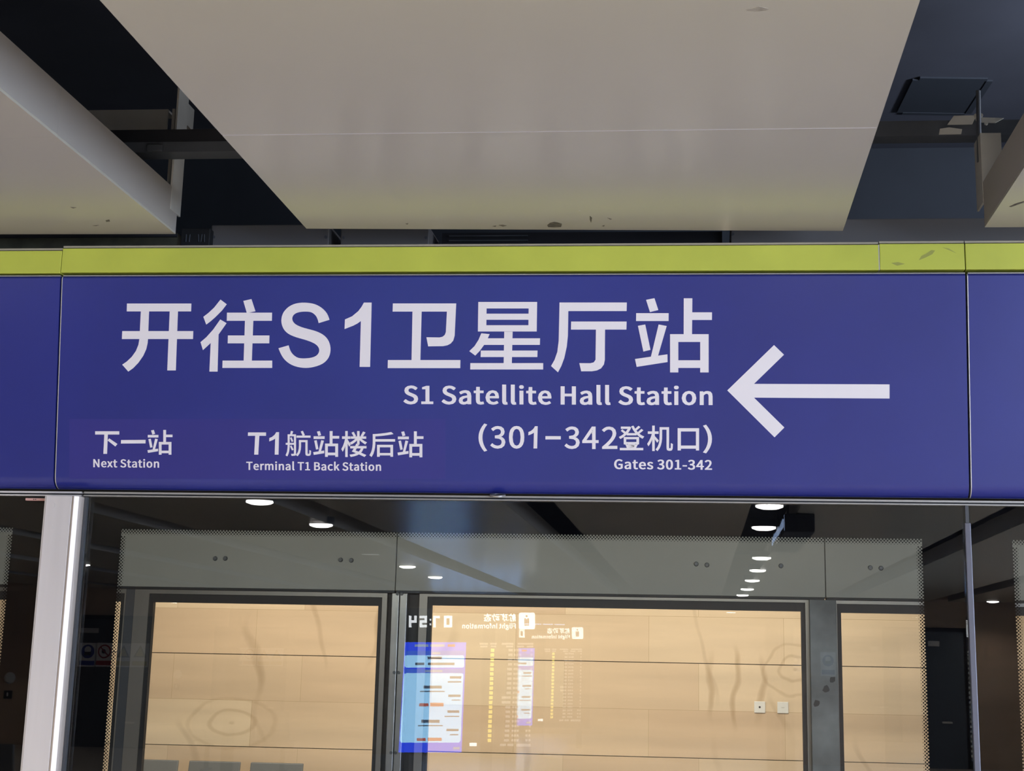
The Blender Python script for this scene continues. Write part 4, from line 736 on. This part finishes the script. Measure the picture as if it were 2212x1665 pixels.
# ---------------------------------------------------------------- the hall behind the photographer, seen mirrored
LENS_R = .098
def lamp(x, y, label, on=True, lit=1.0):
    t = thing('downlight', (x, y, ZC), label, 'downlight', 'round downlights in the ceiling gaps')
    MB().tube((x, y, ZC-.004), (0,0,1), LENS_R, LENS_R+.012, .06, 28).build('trim_ring', M['dsteel'], t)
    e = MB(); e.cyl((x, y, ZC-.016), (0,0,1), LENS_R-.004, .030, 28); e.cyl((x, y, ZC-.0162), (0,0,-1), LENS_R-.004, .012, 28, LENS_R*.6)
    e.build('lens', M['lamp'], t, smooth=True)
    l = bpy.data.lights.new('downlight_beam', 'SPOT'); l.energy = DOWN_W*lit; l.color = DOWN_COL; l.spot_size = math.radians(150); l.spot_blend = .6; l.shadow_soft_size = .06
    o = bpy.data.objects.new('downlight_beam', l); C.objects.link(o); o.parent = t; o.location = (0, 0, -.06)
    return t
for i, (px, py) in enumerate(((560,1080.5),(693,1131),(880,1222),(940,1245))):
    q = refl(px, py, Z=ZC); lamp(q.x, q.y, ('round lit downlight mirrored just under the rail, left', 'round lit downlight mirrored above the dotted border, left', 'round lit downlight mirrored left of the blue ceiling glow', 'round lit downlight mirrored just above the steel post')[i])
RL = ((1662,1090,'round lit downlight mirrored at the rail beside the hanging display'), (1650,1137,'round lit downlight mirrored above the dotted border, beside the hanging display'), (1645,1203,'largest round lit downlight mirrored below the tip of the hanging display'), (1637,1230,'second round lit downlight in the mirrored row below the hanging display'), (1625,1252,'third round lit downlight in the mirrored row below the hanging display'), (1614,1271,'fourth round lit downlight in the mirrored row below the hanging display'), (1604,1284,'last faint round downlight in the mirrored row, at the window frame'))
for px, py, lab in RL:
    q = refl(px, py, Z=ZC); lamp(q.x, q.y, lab)
for px, py, lab in ((2145,1298,'round lit downlight mirrored right of the slim mullion above the dark door'), (177,1218,'round lit downlight mirrored beside the aluminium post')):
    q = refl(px, py, Z=ZC); lamp(q.x, q.y, lab)
for x, y in ((.535, -2.7), (.535, -4.9), (-2.95, -2.9), (-2.95, -5.0), (2.25, -2.6), (2.25, -4.6), (-2.95, -1.9), (3.96, -4.0), (-4.6, -4.0)):  # extra lamps added out of view to light the near zone
    lamp(x, y, 'added unseen downlight over the platform near the doors')
for x, y in ((5.7, -9), (5.7, -13), (5.7, -17), (5.7, -21), (-11.3, -21), (-9.7, -9), (-9.7, -13), (-9.7, -17)):  # extra lamps added outside the mirrored view to brighten the hall
    lamp(x, y, 'added unseen downlight deep in the hall, outside the mirrored view', lit=1.0)
q = refl(800, 1197, Z=ZC); t = thing('strip_lamp', (q.x, q.y, ZC), 'short dim strip lamp mirrored between the round downlights at left', 'lamp')
B(q.x-.1, q.x+.1, q.y-.05, q.y+.05, ZC, ZC+.03).build('housing', M['dsteel'], t); B(q.x-.09, q.x+.09, q.y-.04, q.y+.04, ZC-.004, ZC-.0005).build('diffuser', M['dgrey'], t)
# hanging display in the right gap
hx0 = .62; y0 = -7.7; ye = -9.9; zlow = 2.557
t = thing('hanging_display', (hx0+.1, -8.8, zlow), 'dark hanging display with bluish lettering, mirrored beside the downlights', 'display')
B(hx0, hx0+.215, ye, y0, zlow, ZC-.006).build('cabinet', M['void'], t, bevel=.004)
k = Ink(lambda px, py, l: Vector((hx0-.0005-l, y0-.08-px*(y0-ye-.16)/100, zlow+.012+py*.0055)), .0008)
for i in range(24):
    xx = 2+i*4
    k.rect(xx, 4+random.random()*3, xx+1.5+random.random()*1.2, 15+random.random()*4)
    if i % 2: k.rect(xx, 8, xx+3, 10)
k.build('lettering', M['dlite'], t)
k2 = Ink(lambda px, py, l: Vector((hx0-.0005-l, y0-.01-px*.06/100, zlow+.01+py*.0011)), .0008)
k2.rect(10, 0, 80, 100); k2.build('end_light_bar', M['dlite'], t)
for y in (y0-.3, ye+.3): MB().cyl((hx0+.04, y, ZC-.0058), (0,0,1), .01, .7, 10).build('hanger_rod', M['dsteel'], t)

# flight information boards
FB = crop(860, 1300, .20419)
def board(Y, fn, label, second=False):
    """fn maps board units to photo units; everything is laid on the plane facing the doors"""
    def lay(px, py, l):
        p = refl(px, py, Y=Y); return Vector((p.x, p.y+l, p.z))
    c0, c1 = lay(*fn((-30, 60)), 0), lay(*fn((1530, 1640)), 0)
    t = thing('flight_board', ((c0.x+c1.x)/2, -Y, 0), label, 'information board', 'flight information boards')
    B(c0.x, c1.x, -Y-.12, -Y, c1.z, c0.z).build('cabinet', M['void'], t, bevel=.004)
    for x in (c0.x+.2, c1.x-.2): B(x-.05, x+.05, -Y-.09, -Y-.03, 0, c1.z-.0005).build('stand', M['dsteel'], t)
    def ink(lift=.002): return Ink(lambda x, y, l: lay(*fn((x, y)), l), lift)
    def part(name, m_, rects, lift=.002, par=None):
        k = ink(lift)
        for r in rects: k.rect(*r)
        return k.build(name, m_, par or t)
    def rr(x0, y0, x1, y1, r):
        o = []
        for cx, cy, a in ((x1-r, y0+r, -90), (x1-r, y1-r, 0), (x0+r, y1-r, 90), (x0+r, y0+r, 180)):
            for i in range(5):
                th = math.radians(a+22.5*i); o.append((cx+r*math.cos(th), cy+r*math.sin(th)))
        return o
    ic = ink().poly(rr(1275, 112, 1448, 288, 22)).build('icon_tile', M['dwhite'], t)
    dk = ink(.0045); dk.rect(1352, 180, 1366, 250); dk.rect(1335, 172, 1350, 250); dk.rect(1368, 172, 1384, 250); dk.rect(1350, 140, 1368, 158)
    dk.build('icon_mark', M['void'], ic)
    k = Ink(lambda x, y, l: lay(x, y, l), .002)
    for i, ch in enumerate('航班动态'):
        xr = 1246-i*87; a = fn((xr-80, 122)); b = fn((xr, 206)); k.glyph_box(ch, (a[0], a[1], b[0], b[1]), 9, True)
    a = fn((678, 280)); b = fn((1244, 280)); k.line('Flight Information', a[0], b[0], a[1], b[1], fn((0, 52))[1]-fn((0, 0))[1], 6, True)
    k.build('title_lettering', M['dwhite'], t)
    # flight rows
    hd = [(862,432,950,452),(868,462,945,480),(975,432,1040,452),(980,462,1035,480),(1095,432,1218,452),(1142,462,1215,480),(1262,432,1430,452),(1258,462,1330,480),(1362,462,1428,480)]
    part('column_titles', M['dgrey'], hd)
    yel = []; txt = []; hi = []; dbl = []
    for i in range(20):
        y = 492+i*50.2; x = 979-i*1.75
        yel.append((x, y, x+38, y+36))
        s = -i*2.2
        w_ = 44+random.random()*8
        txt.append((1212+s-w_, y+4, 1212+s, y+30))
        if i in (10, 11): txt.append((1095, y+4, 1212+s, y+30))
        for a in range(3): txt.append((1226+s*.7+a*27, y+5, 1226+s*.7+a*27+22, y+29))
        if i > 16: txt += [(1345, y+5, 1368, y+29), (1378, y+5, 1398, y+29)]
        else: txt.append((1402+s*.5, y+5, 1420+s*.5, y+29))
    part('gate_column', M['dyel'], yel); part('flight_rows', M['dgrey'], txt)
    part('footer_lettering', M['dgrey'], [(1075,1500,1140,1525),(1155,1500,1220,1525),(1248,1500,1400,1530)])
    part('footer_lamp', M['dwhite'], [(755,1490,830,1525)])
    # seven segment clock 07:54, drawn as the glass shows it
    SEG = {'0': 'abcdef', '7': 'abc', '5': 'afgcd', '4': 'fgbc'}
    k = ink()
    for ch, (x0, x1) in (('0', (483, 570)), ('7', (370, 440)), ('5', (226, 305)), ('4', (112, 196))):
        y0, y1 = 145, 268; ym = (y0+y1)/2; w = 27
        seg = dict(a=(x0, y0, x1, y0+w), d=(x0, y1-w, x1, y1), g=(x0, ym-w/2, x1, ym+w/2),
                   f=(x1-w, y0, x1, ym), e=(x1-w, ym, x1, y1), b=(x0, y0, x0+w, ym), c=(x0, ym, x0+w, y1))
        for s in SEG[ch]: k.rect(*seg[s])
    k.rect(332, 178, 350, 198); k.rect(332, 226, 350, 246)
    k.build('clock_digits', M['dwhite'], t)
    # portrait screen with the train notice
    scr = ink(.001).poly([(70, 425), (720, 425), (670, 1592), (2, 1592)]).build('notice_screen', M['dblue'], t)
    part('notice_bars', M['dblue2'], [(78, 516, 702, 562), (68, 708, 692, 752)], .0018, par=scr)
    k = ink(.0026); k.poly(rr(68, 563, 698, 694, 22)); k.poly([(62,760),(88,752),(668,752),(690,765),(660,1470),(640,1488),(34,1488),(16,1470)])
    k.build('notice_cards', M['dcyan'], scr)
    part('notice_lettering', M['dtxt'], [(310,578,460,606),(180,642,275,668),(315,642,595,668),(545,785,668,810),(525,838,668,852),(268,885,460,915),(230,940,490,952),(530,980,660,1004),(565,1032,655,1042),(520,1146,645,1172),(490,1204,645,1216),(245,1246,438,1278),(208,1302,470,1314),(510,1342,638,1366),(545,1398,635,1410)], .0036, par=scr)
    part('notice_red_lettering', M['dred'], [(222,1072,320,1104),(338,1066,480,1104),(196,1440,290,1470),(312,1436,460,1470)], .0036, par=scr)
    part('notice_header_lettering', M['dlite'], [(175,448,320,474),(335,448,490,474),(362,532,445,552),(282,720,468,742),(580,1535,650,1560)], .0036, par=scr)
    part('notice_header_red', M['dred'], [(525,448,600,474)], .0036, par=scr)
    return t
board(18.0, FB, 'flight information board with clock and blue notice screen, mirrored in the glass')
# lit advertising screen on the back wall, hidden behind the boards but shining on the glossy ceiling
t = thing('advert_screen', (-3.6, YB+.05, .7), 'bright bluish advertising screen on the back wall, glowing on the mirrored ceiling', 'screen')
a, b = refl(925, 1430, Y=-YB), refl(1125, 1430, Y=-YB)
B(a.x-.05, b.x+.05, YB+.001, YB+.08, .55, 2.46).build('casing', M['void'], t)
k = MB(); n = 6
for i in range(n):
    xa = a.x+(b.x-a.x)*i/n; k.box(xa+.02, xa+(b.x-a.x)/n-.02, YB+.0805, YB+.088, .6, 2.42)
k.build('display', M['dbox'], t)
# back wall doors and safety signs
def W(px, py): return refl(px, py, Y=-YB)
def bdoor(n, px0, px1, py, plate):
    a, b = W(px0, py), W(px1, py)
    d = struct('door_%d' % n, B(a.x, b.x, YB+.001, YB+.05, 0, a.z), M['slate'])
    e = MB(); e.frame(min(a.x, b.x), max(a.x, b.x), -.1, a.z, min(a.x, b.x)-.07, max(a.x, b.x)+.07, 0, a.z+.07, YB+.0005, YB+.065)
    e.build('frame', M['void'], d)
    p, q = W(plate[0], plate[1]), W(plate[2], plate[3])
    B(p.x, q.x, YB+.0505, YB+.09, q.z, p.z).build('closer', M['plate'], d, bevel=.004)
    h = W((px0+px1)/2+40, 1560); B(h.x-.02, h.x+.14, YB+.0505, YB+.10, h.z-.015, h.z+.015).build('handle', M['steel'], d)
bdoor(1, 140, 330, 1336, (171, 1356, 215, 1367))
bdoor(2, 1915, 2080, 1363, (2003, 1384, 2028, 1396))
def ssign(px, py, kind, label, yw):
    """white panel with a pictogram above a coloured bar"""
    a, b = W(px-17, py-26), W(px+17, py+26); cx, cz = (a.x+b.x)/2, (a.z+b.z)/2; hw, hh = abs(b.x-a.x)/2, abs(a.z-b.z)/2
    t = thing('safety_sign', (cx, yw, cz-hh), label, 'safety sign', 'safety signs beside the back doors')
    B(cx-hw, cx+hw, yw, yw+.004, cz-hh, cz+hh).build('plate', M['swht'], t)
    y = yw+.0042; zc = cz+hh*.28; r = hw*.74
    if kind in ('mask', 'ban'):
        c = M['sblue'] if kind == 'mask' else M['sred']
        if kind == 'mask':
            sd = MB().cyl((cx, y, zc), (0,1,0), r, .002, 32).build('symbol_disc', c, t)
            MB().cyl((cx, y+.0022, zc+r*.25), (0,1,0), r*.5, .001, 24).build('symbol_head', M['swht'], sd); B(cx-r*.5, cx+r*.5, y+.0022, y+.0036, zc-r*.55, zc-r*.05).build('symbol_mask', M['sblk'], sd)
        else:
            MB().tube((cx, y, zc), (0,1,0), r*.8, r, .002, 32).build('symbol_ring', c, t)
            MB().cyl((cx-r*.1, y, zc), (0,1,0), r*.35, .002, 7).build('symbol_hand', M['sblk'], t); MB().prism([(cx-r*.62, y+.0022, zc+r*.5), (cx-r*.5, y+.0022, zc+r*.62), (cx+r*.62, y+.0022, zc-r*.5), (cx+r*.5, y+.0022, zc-r*.62)], (0, .001, 0)).build('symbol_slash', c, t)
        B(cx-hw*.85, cx+hw*.85, y, y+.002, cz-hh*.88, cz-hh*.5).build('caption_bar', c, t)
    else:
        sd = MB().prism([(cx-r, y, zc-r*.8), (cx+r, y, zc-r*.8), (cx, y, zc+r)], (0, .002, 0)).build('symbol_triangle', M['sblk'], t)
        MB().prism([(cx-r*.68, y+.0022, zc-r*.62), (cx+r*.68, y+.0022, zc-r*.62), (cx, y+.0022, zc+r*.66)], (0, .001, 0)).build('symbol_field', M['syel'], sd)
        B(cx-hw*.85, cx+hw*.85, y, y+.002, cz-hh*.88, cz-hh*.5).build('caption_bar', M['syel'], t)
yd = YB+.0512
ssign(191, 1414, 'mask', 'blue mask safety sign mirrored on the left door', yd)
ssign(227, 1414, 'ban', 'red prohibition safety sign mirrored beside the blue mask sign', yd)
ssign(268, 1415, 'warn', 'yellow triangle safety sign mirrored inside the dotted border', yd)
ssign(304, 1415, 'warn', 'yellow triangle safety sign mirrored nearest the left window frame', yd)
ssign(1789, 1434, 'mask', 'blue mask safety sign mirrored over the concrete post', YB+.001)
q = W(21, 1464); t = thing('dome_camera', (q.x, YB, q.z-.1), 'white dome fitting mirrored on the wall left of the aluminium post', 'dome camera')
bm_ = MB()
for i in range(8):
    a0, a1 = i/8*math.pi/2, (i+1)/8*math.pi/2
    bm_.cyl((q.x, YB+.02+.09*math.sin(a0), q.z), (0,1,0), .09*math.cos(a0), .09*(math.sin(a1)-math.sin(a0)), 20, max(.001, .09*math.cos(a1)))
bm_.build('dome', M['socket'], t, smooth=True); MB().cyl((q.x, YB+.0005, q.z), (0,1,0), .1, .019, 24).build('base', M['swht'], t)
q = W(18, 1500); t = thing('call_box', (q.x, YB, q.z-.06), 'small black call box mirrored under the white dome fitting', 'call box')
B(q.x-.07, q.x+.07, YB+.0005, YB+.05, q.z-.07, q.z+.07).build('case', M['sblk'], t, bevel=.006); B(q.x-.012, q.x+.012, YB+.0505, YB+.054, q.z-.03, q.z+.035).build('symbol', M['swht'], t)
q0 = refl(40, 1606, Y=9.6)
bench((q0.x-1.2, -9.6, 0), [(q0.x-1.4, q0.x-.96), (q0.x-.93, q0.x-.5), (q0.x-.46, q0.x)], q0.z, 'row of grey waiting seats mirrored at the bottom left corner')
